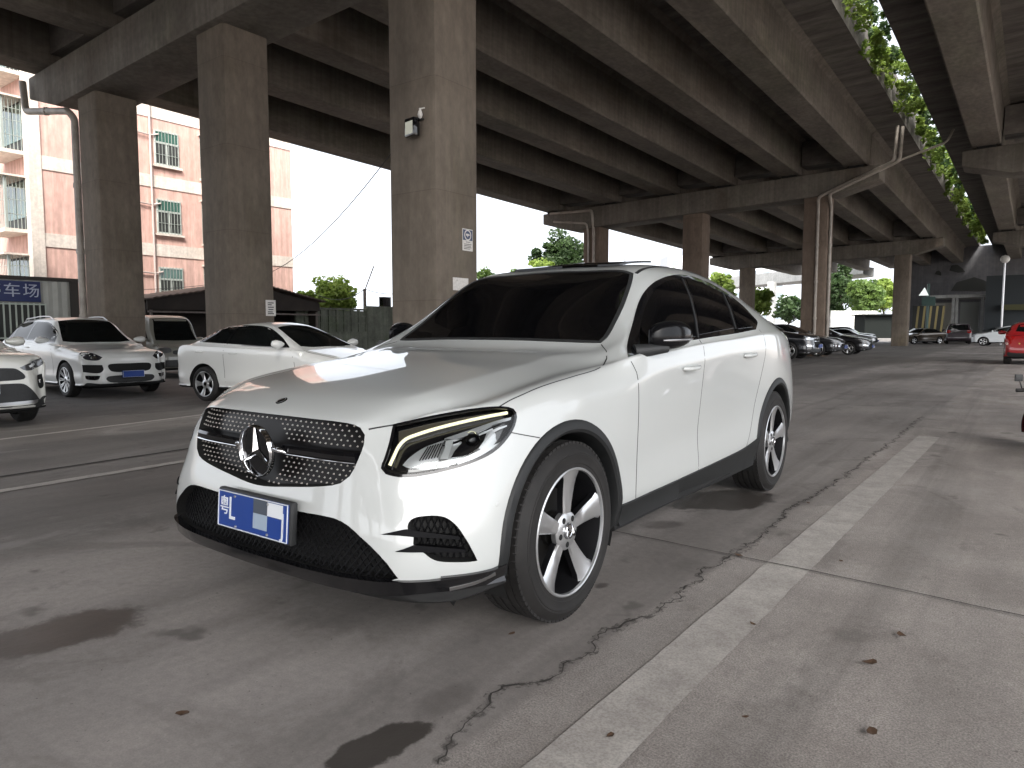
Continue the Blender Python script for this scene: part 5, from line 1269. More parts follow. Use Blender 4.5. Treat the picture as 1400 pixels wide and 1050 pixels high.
rh = dict(hb, paint=paint('red_paint', (.28, .012, .014)), roof=1.49, xb=3.0, xr=2.72, W=.865, plate=(3.215, .80, True, (('9', .1), ('7', -.05))), trim=[('rear_lamp', 'rear', [(.56,.96,K_),(.82,.98,K_),(.83,.76),(.80,.66),(.66,.72),(.62,.84)], LAMPR, .008, True), ('lamp_white', 'rear', [(.74,.74),(.80,.76),(.79,.68),(.74,.68)], simple('lamp_reflex', (.7,.5,.45), .2, coat=1), .012, True), ('rear_bumper', 'rear', [(0,.40),(.60,.41),(.74,.42),(.72,.30),(0,.28)], MBLACK, .012, False), ('tailgate_badge', 'rear', [(.40,.72),(.43,.75),(.46,.72),(.43,.69)], simple('badge_gold', (.6,.42,.12), .3, metal=.6), .012, False if False else True)])
car(rh, 'red hatchback seen from behind at the right photo edge', (-.05, 32.2, 0), PI + .02)
clone(c2, 'distant silver car partly behind the minivan, in front of the low shelter', -4.1, 76.5, R(-60), G2, SIL)
clone(c1, 'distant dark SUV behind the white hatchback', -2.3, 74.5, R(-70), G2)
clone(c2, 'distant dark sedan between the striped hoarding and the minivan', -8.4, 77.0, R(20), G2, BLK)
clone(c2, 'dark car in the second row, above the bonnets of the dark cars', -14.5, 31.5, A90, G_, BLK)
# small electric scooter reaching in from the right edge
def scooter():
    p = at(1420, 610, z=0); root = empty('electric_scooter', 'small black electric scooter just entering at the right photo edge', 'scooter', (p.x, p.y, 0), R(-62))
    # local: forward = -x
    for x in (0, .95):
        w = bpy.data.objects.new('wheel', None); C.objects.link(w); w.parent = root; w.location = (x, 0, .19); M_ = Matrix.Rotation(PI/2, 4, 'X')
        b = MB(); b.lathe([(.13, -.035), (.17, -.042), (.19, -.02), (.193, 0), (.19, .02), (.17, .042), (.13, .035)], 32, M_, close=True); b.build('tyre', RUBBER, w, 40)
        b = MB(); b.lathe([(.135, -.03), (.135, .03), (.115, .03), (.115, -.03)], 32, M_, close=True); b.lathe([(.0, -.04), (.03, -.04), (.03, .04), (.0, .04)], 12, M_)
        for k in range(5): b.box((-.012, -.012, .02), (.012, .012, .125), Matrix.Rotation(2*PI*k/5, 4, 'Y'))
        b.build('rim', SATIN, w, 40)
    MAR = simple('scooter_maroon', (.07, .015, .016), .25, coat=.8)
    b = MB(); b.tube([(-.02, 0, .19), (.06, 0, .42), (.12, 0, .60)], .028, 10); b.build('steering_column', MBLACK, root, 60)
    b = MB()
    n = 10
    for k in range(n): 
        a0_, a1_ = R(200 - 150*k/n), R(200 - 150*(k+1)/n)
        b.add([(math.cos(a)*r, y, .19 + math.sin(a)*r) for a in (a0_, a1_) for r in (.212, .222) for y in (-.06, .06)], [(0,1,5,4),(2,6,7,3),(0,4,6,2),(1,3,7,5)])
    b.build('front_fender', MAR, root, 40)
    b = MB(); b.tube([(.12, -.30, .58), (.12, -.16, .60), (.10, 0, .60), (.12, .16, .60), (.12, .30, .58)], .014, 8); b.build('handlebar', MBLACK, root, 60)
    for s in (1, -1):
        b = MB(); b.tube([(.12, s*.30, .58), (.13, s*.20, .585)], .019, 8); b.build('grip', RUBBER, root, 60)
        b = MB(); b.tube([(.11, s*.24, .59), (.10, s*.27, .70)], .007, 6); b.box((.085, s*.27-.035, .67), (.105, s*.27+.035, .74)); o = b.build('scooter_mirror', MBLACK, root); bevel(o, .006)
    prof = [(.05, .55), (.10, .62), (.18, .60), (.22, .45), (.26, .25), (.60, .20), (.66, .40), (.70, .52), (1.15, .55), (1.20, .46), (1.05, .32), (.80, .15), (.30, .12), (.18, .18), (.10, .40)]
    b = MB(); b.prism([(x, z) for x, z in prof], -.10, .10, Matrix.Rotation(PI/2, 4, 'X')); o = b.build('fairing', MAR, root); bevel(o, .02)
    b = MB(); b.box((.66, -.13, .54), (1.18, .13, .62)); o = b.build('saddle', MBLACK, root); bevel(o, .03)
    b = MB(); b.lathe([(.0, 0), (.05, .0), (.055, .03), (.03, .05), (0, .055)], 16, Matrix.Translation((.06, 0, .56)) @ Matrix.Rotation(-PI/2, 4, 'Y')); b.build('headlamp', LAMPW, root, 60)
scooter()

# ------------------------------------------------------------------ vegetation
def leaf_mat(name, a, b_, scale=.8):
    m, N, L, b = mat(name); b.inputs['Roughness'].default_value = .55
    g = N.new('ShaderNodeTexCoord'); n = N.new('ShaderNodeTexNoise'); n.inputs['Scale'].default_value = scale; n.inputs['Detail'].default_value = 4; L.new(g.outputs['Object'], n.inputs['Vector'])
    r = N.new('ShaderNodeValToRGB'); r.color_ramp.elements[0].position = .35; r.color_ramp.elements[0].color = (*a, 1); r.color_ramp.elements[1].position = .65; r.color_ramp.elements[1].color = (*b_, 1)
    L.new(n.outputs[0], r.inputs[0]); L.new(r.outputs[0], b.inputs['Base Color'])
    t = N.new('ShaderNodeBsdfTranslucent'); L.new(r.outputs[0], t.inputs[0]); mx = N.new('ShaderNodeMixShader'); mx.inputs[0].default_value = .55
    L.new(b.outputs[0], mx.inputs[1]); L.new(t.outputs[0], mx.inputs[2]); L.new(mx.outputs[0], N['Material Output'].inputs['Surface'])
    return m
LEAF_B = leaf_mat('leaf_bright', (.14, .22, .04), (.28, .37, .08)); LEAF_D = leaf_mat('leaf_dark', (.03, .06, .022), (.065, .11, .035)); LEAF_M = leaf_mat('leaf_mid', (.08, .14, .035), (.16, .24, .06))
BARK = simple('bark', (.07, .055, .042), .9, noise_amt=.4, nscale=6)
def leaves(b, r, c, rad, n, size):
    for _ in range(n):
        while True:
            p = Vector((r.uniform(-1, 1), r.uniform(-1, 1), r.uniform(-1, 1)))
            if p.length <= 1: break
        p = p * (p.length ** -.35 if p.length > .05 else 1); q = Vector((c[0] + p.x*rad[0], c[1] + p.y*rad[1], c[2] + p.z*rad[2]))
        u = Vector((r.gauss(0, 1), r.gauss(0, 1), r.gauss(0, .6))).normalized(); v = u.orthogonal(); v = (Matrix.Rotation(r.random()*6.28, 3, u) @ v).normalized()
        s = size * r.uniform(.6, 1.4); a = u * s * .5; d = v * s * .28
        b.add([q - a, q + d, q + a, q - d], [(0, 1, 2, 3)])
def tree(name, label, base, h, crown, leaf, n, size, seed, group=None, cat='tree', trunk_r=.16):
    """crown: list of (dx, dy, z, rx, ry, rz) clump envelopes, filled with many small leaf clumps"""
    r = random.Random(seed); root = empty(name, label, cat, base, 0, group)
    b = MB(); tot = sum(c[3]*c[4]*c[5] for c in crown); cl = []
    for c in crown:
        k = max(3, int(26 * (c[3]*c[4]*c[5] / tot) * len(crown) ** .5))
        for _ in range(k):
            while True:
                p = Vector((r.uniform(-1, 1), r.uniform(-1, 1), r.uniform(-1, 1)))
                if .25 < p.length <= 1: break
            cl.append((Vector((c[0] + p.x*c[3]*.85, c[1] + p.y*c[4]*.85, c[2] + p.z*c[5]*.85)), (min(c[3:6])) * r.uniform(.22, .5)))
    per = max(20, n // len(cl))
    for q, s in cl: leaves(b, r, q, (s*1.15, s*1.15, s*.8), int(per * r.uniform(.6, 1.4)), size)
    b.build('crown', leaf, root)
    b = MB(); top = crown[0]
    b.tube([(0, 0, -.1), (r.uniform(-.1, .1), r.uniform(-.1, .1), h*.3), (top[0]*.5, top[1]*.5, h*.55), (top[0], top[1], top[2])], [trunk_r*1.25, trunk_r, trunk_r*.75, trunk_r*.25], 8)
    for q, s in cl[::3]:
        a = Vector((top[0]*.35, top[1]*.35, h * r.uniform(.3, .5))); m_ = a + (q - a) * .55 + Vector((0, 0, -.05*h)); b.tube([a, m_, q], [trunk_r*.4, trunk_r*.22, trunk_r*.08], 5)
    b.build('trunk', BARK, root, 60)
    return root
def px_tree(label, u, vb, vt, d, wpx, leaf, n, size, seed, group='trees beyond the viaduct', shape='round'):
    c = at(u, 450, d=d); g0 = gz(c.x); zt = at(u, vt, d=d).z; zb = at(u, vb, d=d).z; h = zt - g0; w = wpx * d / F_PX / 2; z = (zt + max(zb, g0 + .3)) / 2; hh = (zt - max(zb, g0 + .3)) / 2
    r = random.Random(seed)
    if shape == 'round': cr = [(0, 0, z, w*.8, w*.8, hh*.85)] + [(r.uniform(-.6, .6)*w, r.uniform(-.6, .6)*w, z + r.uniform(-.5, .45)*hh, w*.45, w*.45, hh*.4) for _ in range(5)]
    else: cr = [(0, 0, z, w*.45, w*.45, hh), (w*.3, 0, z - hh*.35, w*.6, w*.6, hh*.55), (-w*.35, .2, z - hh*.45, w*.6, w*.6, hh*.5), (w*.1, 0, z + hh*.4, w*.35, w*.35, hh*.5)]
    return tree('broadleaf_tree', label, (c.x, c.y, g0), h, cr, leaf, n, size, seed, group)
px_tree('leafy branches at the left photo edge in front of the pink building', -38, 330, 95, 23, 88, LEAF_B, 9000, .20, 11)
px_tree('bright yellow-green tree between the pink building and the nearest pillar', 457, 425, 368, 36, 92, LEAF_B, 9000, .26, 12)
px_tree('dark green tree rising behind the coupe roof, left of the bent pipes', 772, 400, 304, 60, 96, LEAF_D, 12000, .34, 13)
px_tree('low bright shrubby tree under the dark tree behind the coupe roof', 752, 400, 346, 56, 75, LEAF_B, 5000, .30, 14)
px_tree('small pale tree just right of the nearest pillar', 664, 420, 353, 50, 34, LEAF_M, 2500, .28, 15)
px_tree('tiny treetop in the middle of the bright gap behind the coupe roof', 703, 410, 358, 58, 40, LEAF_M, 2500, .3, 16)
px_tree('bright tree between the second-row pillar and the slim far pillar', 985, 430, 362, 80, 46, LEAF_B, 5000, .42, 17)
px_tree('bright yellow-green tree right of the slim far pillar', 1033, 432, 384, 76, 56, LEAF_B, 6000, .4, 18)
px_tree('tall dark tree in the leafy opening, left', 1150, 440, 352, 120, 56, LEAF_D, 7000, .6, 19)
px_tree('mid green tree in the leafy opening, centre', 1180, 442, 366, 112, 50, LEAF_M, 7000, .55, 20)
px_tree('pale green tree in the leafy opening, right beside the far pillar', 1207, 430, 372, 125, 44, LEAF_B, 5000, .6, 21)
px_tree('faint dark tree below the distant ramp', 1078, 440, 398, 115, 60, LEAF_D, 5000, .55, 22)
px_tree('small treetop left of the second-row pillar, above the coupe roof', 915, 420, 349, 85, 40, LEAF_M, 3000, .45, 23)
def vines():
    r = random.Random(5); b = MB()
    for k in range(240):
        y = 3 + 84 * (k / 240) ** 1.25 + r.uniform(-.3, .3); side = r.random()
        x = (-4.42 * SC + r.uniform(-.05, .62)) if side < .9 else (-3.6 * SC - r.uniform(0, .25)); z = zs(x, y) + 1.6 + r.uniform(-.1, 1.25)
        s = r.uniform(.13, .38)
        leaves(b, r, (x, y, z), (s*.8, s*1.3, s), int(60 if y < 40 else 40), .11 + y * .0032)
    o = b.build('hanging_vines', LEAF_B, None); o['kind'] = 'stuff'; tag(o, 'green creeper hanging in the gap between the two viaducts', 'vines')
    b = MB()
    for k in range(130):
        y = 3 + 83 * (k / 130) ** 1.25; x = -4.2 * SC + r.uniform(-.3, .4); z = zs(x, y) + 2.4 + r.uniform(-.2, .6); s = r.uniform(.15, .36)
        leaves(b, r, (x, y, z), (s*.8, s*1.4, s), 50 if y < 40 else 34, .12 + y * .0032)
    o = b.build('hanging_vines', LEAF_D, None); o['kind'] = 'stuff'; tag(o, 'darker creeper growing along the viaduct parapet', 'vines')
vines()

# ------------------------------------------------------------------ pink apartment block
PINK = concrete('pink_render', (.60, .39, .335), .08, (1, 1, .35), .7, .1, (.8, .76, .74), .3, .9)
BAND = concrete('cream_band', (.62, .55, .49), .10, (1, 1, 1), 1, .1, (.8, .78, .74), .2)
WFRAME = simple('white_window_frame', (.55, .58, .54), .5); WGLASS = simple('green_window_glass', (.05, .12, .095), .08, coat=.6); CAGE = simple('cage_steel', (.30, .33, .30), .5, metal=.3); DKIN = simple('dark_room', (.03, .032, .03), .6)
def building():
    X = -31.0; y0, y1 = 10.9, 22.6; H0 = gz(X); root = empty('apartment_building', 'pink apartment block with cream bands and barred windows, behind the left pillars', 'building', (X, y0, 0)); off = Vector((X, y0, 0))
    def fin(b, nm, m, parent=None, sm=None, mats=None):
        b.v = [v - off for v in b.v]; return b.build(nm, m, parent or root, sm, None, mats)
    st = 2.95; zb = [at(80, 225, x=X).z + st * k for k in range(-3, 6)]          # band centres
    ztop = zb[-1] + 1.2
    b = MB(); b.box((X - 12, y0, H0 - .2), (X, y1, ztop)); fin(b, 'wall', PINK)
    b = MB()
    for z in zb: b.box((X - .01, y0 - .012, z - .28), (X + .03, y1 + .01, z + .24))
    fin(b, 'cream_band', BAND)
    b = MB(); b.box((X - .35, y0 - .10, H0), (X + .06, y0 + .34, ztop)); fin(b, 'corner_pilaster', BAND)
    b = MB(); b.box((X - 12.3, y0 - .3, ztop), (X + .4, y1 + .3, ztop + .35)); fin(b, 'roof_parapet', BAND)
    yw = at(229, 250, x=X).y; yc = at(279, 250, x=X).y
    for k, z in enumerate(zb[:-1]):
        zs_, zt_ = z + .72, z + 2.20; w = .55
        b = MB(); b.box((X - .005, yw - w, zs_), (X + .035, yw + w, zt_)); f = fin(b, 'window', WFRAME)
        b = MB()
        for a, c in ((-w + .06, -.03), (.03, w - .06)): b.box((X + .03, yw + a, zs_ + .06), (X + .042, yw + c, zs_ + .92))
        b.k = 1; b.box((X + .03, yw - w + .06, zs_ + 1.0), (X + .042, yw + w - .06, zt_ - .06)); fin(b, 'window_pane', DKIN if k < 4 else DKIN, f, None, [DKIN, WGLASS])
        b = MB()
        for i in range(8): y = yw - w + .05 + (2*w - .1) * i / 7; b.tube([(X + .075, y, zs_ - .02), (X + .075, y, zt_ + .02)], .012, 5)
        for zz in (zs_ + .05, zs_ + .45, zs_ + .95, zt_ - .03): b.tube([(X + .075, yw - w - .02, zz), (X + .075, yw + w + .02, zz)], .012, 5)
        fin(b, 'window_bars', CAGE, f)
        b = MB(); b.box((X, yw - w - .1, zs_ - .10), (X + .12, yw + w + .1, zs_ - .012)); fin(b, 'sill', BAND, f)
        # projecting barred bay
        a, c = yc - .15, yc + 1.7; d = .62; za, zc = z + .45, z + 2.35
        b = MB(); b.box((X + .002, a, za), (X + .02, c, zc)); bay = fin(b, 'window_cage', DKIN)
        b = MB(); b.box((X + .02, a + .1, za + .1), (X + .05, (a + c)/2 - .05, zc - .1)); b.box((X + .02, (a + c)/2 + .05, za + .1), (X + .05, c - .1, zc - .1)); fin(b, 'window_pane', WGLASS, bay)
        b = MB(); b.box((X, a - .05, za - .10), (X + d + .05, c + .05, za)); fin(b, 'cage_shelf', BAND, bay); b = MB(); b.box((X, a - .08, zc), (X + d + .12, c + .08, zc + .06)); fin(b, 'cage_canopy', BAND, bay)
        b = MB()
        for i in range(12): y = a + (c - a) * i / 11; b.tube([(X + d, y, za), (X + d, y, zc)], .014, 5)
        for i in range(5):
            for y in (a, c): b.tube([(X + d * i / 5, y, za), (X + d * i / 5, y, zc)], .014, 5)
        for zz in (za + .4, za + .95, zc - .35):
            b.tube([(X, a, zz), (X + d, a, zz), (X + d, c, zz), (X, c, zz)], .014, 5)
        b.box((X + d - .03, a - .03, za), (X + d + .03, a + .05, zc)); fin(b, 'cage_bars', CAGE, bay)
        # balcony cages on the end wall, left of the corner
        xa, xc_ = X - 2.5, X - .42; d = .75; za, zc = z + .35, z + 2.3
        b = MB(); b.box((xa, y0 - .02, za), (xc_, y0 - .002, zc)); bay = fin(b, 'balcony_cage', DKIN)
        b = MB(); b.box((xa + .1, y0 - .05, za + .5), ((xa + xc_)/2 - .05, y0 - .02, zc - .1)); b.box(((xa + xc_)/2 + .05, y0 - .05, za + .5), (xc_ - .1, y0 - .02, zc - .1)); fin(b, 'window_pane', WGLASS, bay)
        b = MB(); b.box((xa - .1, y0 - d - .1, za - .14), (xc_ + .1, y0, za)); fin(b, 'cage_shelf', BAND, bay); b = MB(); b.box((xa - .15, y0 - d - .2, zc), (xc_ + .15, y0, zc + .07)); fin(b, 'cage_canopy', BAND, bay)
        b = MB()
        for i in range(14): x = xa + (xc_ - xa) * i / 13; b.tube([(x, y0 - d, za), (x, y0 - d, zc)], .014, 5)
        for i in range(6): b.tube([(xc_, y0 - d * i / 6, za), (xc_, y0 - d * i / 6, zc)], .014, 5)
        for zz in (za + .55, za + 1.1, zc - .4): b.tube([(xa, y0 - d, zz), (xc_, y0 - d, zz), (xc_, y0, zz)], .014, 5)
        b.box((xc_ - .06, y0 - d - .03, za), (xc_ + .05, y0 - d + .05, zc)); fin(b, 'cage_bars', CAGE, bay)
    yp = at(206, 250, x=X).y; b = MB(); b.tube([(X + .09, yp, H0), (X + .09, yp, ztop)], .05, 8)
    for z in zb: b.tube([(X + .09, yp, z + 1.9), (X + .09, yp + .35, z + 2.0)], .035, 6); b.tube([(X + .09, yp, z + 1.9), (X + .09, yp - .8, z + 1.95)], .035, 6)
    fin(b, 'drain_stack', simple('old_pipe', (.42, .35, .32), .7), None, 60)
building()

# ------------------------------------------------------------------ booth with the blue sign, shed, walls, poles
def booth():
    X = -23.2; ya, yb = at(-70, 400, x=X).y, at(103, 400, x=X).y; zt = at(60, 384, x=X).z; z0 = gz(X)
    root = empty('site_booth', 'pale corrugated booth carrying the blue sign at the left edge', 'booth', (X, (ya+yb)/2, z0)); off = Vector((X, (ya+yb)/2, z0))
    def fin(b, nm, m): b.v = [v - off for v in b.v]; return b.build(nm, m, root)
    COR = simple('corrugated_cream', (.42, .43, .40), .5, noise_amt=.12, nscale=2); FRM = simple('booth_frame', (.045, .04, .035), .6)
    b = MB(); n = int((yb - ya) / .12); V = []
    for i in range(n + 1):
        y = ya + (yb - ya) * i / n; V += [(X + (.03 if i % 2 else 0), y, z0), (X + (.03 if i % 2 else 0), y, zt)]
    b.add(V, [(2*i, 2*i+2, 2*i+3, 2*i+1) for i in range(n)]); b.box((X - 2.4, ya, z0), (X - .02, yb - .02, zt - .01)); fin(b, 'wall', COR)
    b = MB(); b.box((X - 2.5, ya, zt), (X + .14, yb + .06, zt + .10)); b.box((X - .02, yb - .16, z0), (X + .10, yb + .05, zt)); fin(b, 'frame', FRM)
    y1 = at(60, 400, x=X).y; b = MB(); b.box((X + .02, ya, z0 + .1), (X + .05, y1, at(20, 414, x=X).z)); fin(b, 'window_dark', DKIN)
    b = MB(); zt2_ = at(20, 414, x=X).z
    k = int((y1 - ya) / .14)
    for i in range(k + 1): y = ya + (y1 - ya) * i / k; b.box((X + .06, y - .018, z0), (X + .09, y + .018, zt2_))
    for z in (z0 + .5, z0 + 1.2, zt2_ - .03): b.box((X + .055, ya, z - .02), (X + .085, y1, z + .02))
    fin(b, 'window_bars', simple('bars_pale_green', (.50, .56, .50), .5))
    # blue sign
    sa, sb = at(-28, 398, x=X).y, at(52.5, 398, x=X).y; s0, s1 = at(25, 412.5, x=X).z, at(25, 384.5, x=X).z
    sg = empty('blue_sign', 'dark blue sign board with large white Chinese characters for car park', 'sign', (X + .10, (sa+sb)/2, (s0+s1)/2), PI/2)
    b = MB(); b.box((-(sb-sa)/2, -.05, -(s1-s0)/2), ((sb-sa)/2, 0, (s1-s0)/2)); b.build('board', simple('sign_blue', (.022, .035, .13), .45), sg)
    w = (sb - sa) / 3
    for i, ch in enumerate('停车场'):
        tm = text_mesh(ch, w * .92, .01); tm.materials.append(simple('sign_letter', (.50, .55, .66), .5) if 'sign_letter' not in bpy.data.materials else bpy.data.materials['sign_letter']); t = link('lettering', tm, sg)
        t.matrix_local = Matrix.Translation((w * (i - 1), -.062, 0)) @ Matrix.Rotation(PI/2, 4, 'X') @ Matrix.Diagonal((1, .95, 1, 1))
booth()
def shed():
    X = -26.3; P = [at(u, v, x=X) for u, v in ((200,408),(345,388),(436,413))]; z0 = gz(X)
    root = empty('lean_to_shed', 'dark brown gabled shed behind the minivan and the white sedan', 'shed', (X, P[1].y, z0)); off = Vector((X, P[1].y, z0)); BR = simple('shed_brown', (.024, .018, .015), .8, noise_amt=.3, nscale=2)
    b = MB(); n = 34
    for (a, c) in ((P[0], P[1]), (P[1], P[2])):
        V = []
        for i in range(n + 1):
            t = i / n; y = lerp(a.y, c.y, t); z = lerp(a.z, c.z, t) + .03 * (i % 2) - off.z; V += [(.5, y - off.y, z - .03), (-3.6, y - off.y, z - .03), (.5, y - off.y, z + .02), (-3.6, y - off.y, z + .02)]
        b.add(V, [f for i in range(n) for f in ((4*i, 4*i+4, 4*i+5, 4*i+1), (4*i+2, 4*i+3, 4*i+7, 4*i+6), (4*i, 4*i+2, 4*i+6, 4*i+4))])
    b.build('roof', simple('shed_roof', (.085, .065, .055), .85, noise_amt=.4, nscale=1.5), root)
    b = MB(); q = [(p.y - off.y, p.z - off.z - .06) for p in P]; b.prism([(q[0][0], 0), (q[2][0], 0), q[2], q[1], q[0]], -3.4, -3.2, Matrix(((0,0,1,0),(1,0,0,0),(0,1,0,0),(0,0,0,1)))); b.prism([(q[0][0], q[0][1] - .35), (q[2][0], q[2][1] - .35), q[2], q[1], q[0]], .0, .05, Matrix(((0,0,1,0),(1,0,0,0),(0,1,0,0),(0,0,0,1)))); b.build('gable', BR, root)
    b = MB()
    for t in (.02, .36, .62, .98): y = lerp(q[0][0], q[2][0], t); b.box((-.04, y - .04, 0), (.04, y + .04, q[0][1] - .3))
    b.box((.06, q[0][0], q[0][1] - .45), (.10, q[2][0], q[0][1] - .38)); b.build('post', STEEL, root)
    b = MB(); b.box((-3.2, q[0][0], 0), (-.1, q[0][0] + .06, q[0][1] - .1)); b.build('side_wall', BR, root); b = MB(); b.box((-3.2, q[2][0] - .06, 0), (-.1, q[2][0], q[2][1] - .1)); b.build('side_wall', BR, root)
shed()
BLOCK = concrete('mossy_block_wall', (.14, .15, .125), .3, (1, 1, 1), 1.5, .3, (.5, .55, .45), .4, green=.8)
def wall_run():
    X = -27.0; a, c, m_ = at(430, 440, x=X), at(500, 440, x=X), at(548, 440, x=X); z0 = gz(X)
    zt = at(460, 422, x=X).z; z2 = at(520, 419, x=X).z
    root = empty('boundary_wall', 'mossy grey boundary wall with a latticed upper part, under the bright tree', 'wall', (X, c.y, z0)); o_ = Vector((X, c.y, z0))
    b = MB(); b.box((-.12, m_.y + 4 - c.y, 0), (.12, 0, z2 - z0)); b.box((-.10, a.y - c.y - 1, 0), (.10, 0, (zt - z0) * .55)); b.build('masonry', BLOCK, root)
    b = MB(); L0 = a.y - c.y - 1
    k = int(abs(L0) / .42)
    for i in range(k + 1): y = L0 * i / k; b.box((-.06, y - .05, (zt - z0) * .55), (.06, y + .05, zt - z0 - .06))
    for f_ in (.72, .86): b.box((-.05, L0, (zt - z0) * f_ - .03), (.05, -.05, (zt - z0) * f_ + .03))
    b.box((-.035, L0, (zt - z0) * .5), (-.005, 0, zt - z0 - .08)); b.box((-.12, L0, zt - z0 - .06), (.12, 0, zt - z0 + .03)); b.build('lattice', BLOCK, root)
    pb = at(532, 412, x=X + .3); w = .5
    t = empty('metal_cabinet', 'small dark cabinet on top of the boundary wall beside the nearest pillar', 'box', (X, pb.y, z2)); b = MB(); b.box((-.15, -w*.55, 0), (.15, w*.55, .46)); b.box((-.18, -w*.6, .46), (.18, w*.6, .49)); b.build('cabinet_body', GBLACK, t)
wall_run()
WIRE = simple('cable_black', (.03, .03, .032), .7)
def cable(label, p, q, sag, r=.018):
    p, q = Vector(p), Vector(q); o0 = p.copy(); b = MB(); b.tube([p + (q - p) * (i / 16) - Vector((0, 0, sag * 4 * (i/16) * (1 - i/16))) - o0 for i in range(17)], r, 5)
    o = b.build('overhead_cable', WIRE); o.location = o0; tag(o, label, 'cable')
def poles():
    p = at(499, 425, x=-27.8); zt = at(499, 395, x=-27.8).z; root = empty('utility_pole', 'short dark pole with a slanting stay beside the bright tree', 'pole', (p.x, p.y, gz(p.x)))
    b = MB(); b.tube([(0, 0, 0), (0, 0, zt - gz(p.x))], [.10, .08], 8); b.build('post', STEEL, root, 60)
    t = at(511, 364, x=-27.8); b = MB(); b.tube([(0, 0, zt - gz(p.x) - .1), (t.x - p.x, t.y - p.y, t.z - gz(p.x))], .03, 6); b.build('stay', STEEL, root, 60)
    top = Vector((p.x, p.y, zt))
    cable('sagging cable from the short pole towards the shed', top, at(436, 404, x=-26.2), .35)
    cable('sagging cable from the short pole behind the nearest pillar', top, at(560, 398, x=-27), .2)
    cable('thin cable slanting down across the bright sky to the pink building', at(545, 196, d=17), at(330, 380, x=-30.9), .9, .012)
    cable('thin cable low across the pink building', at(330, 382, x=-30.8), at(150, 396, x=-30.8), .15, .012)
    q = at(853, 450, d=70); r2 = empty('lamp_post', 'thin grey mast in the bright gap above the coupe roof', 'lamp post', (q.x, q.y, gz(q.x)))
    b = MB(); b.tube([(0, 0, 0), (0, 0, 12.5)], [.08, .05], 8); b.tube([(0, 0, 12.4), (.5, -.4, 12.7), (1.2, -.9, 12.7)], .04, 6); b.build('mast', SATIN, r2, 60)
    b = MB(); b.box((1.0, -1.0, 12.62), (1.6, -.8, 12.76)); b.build('lamp_head', SATIN, r2)
poles()

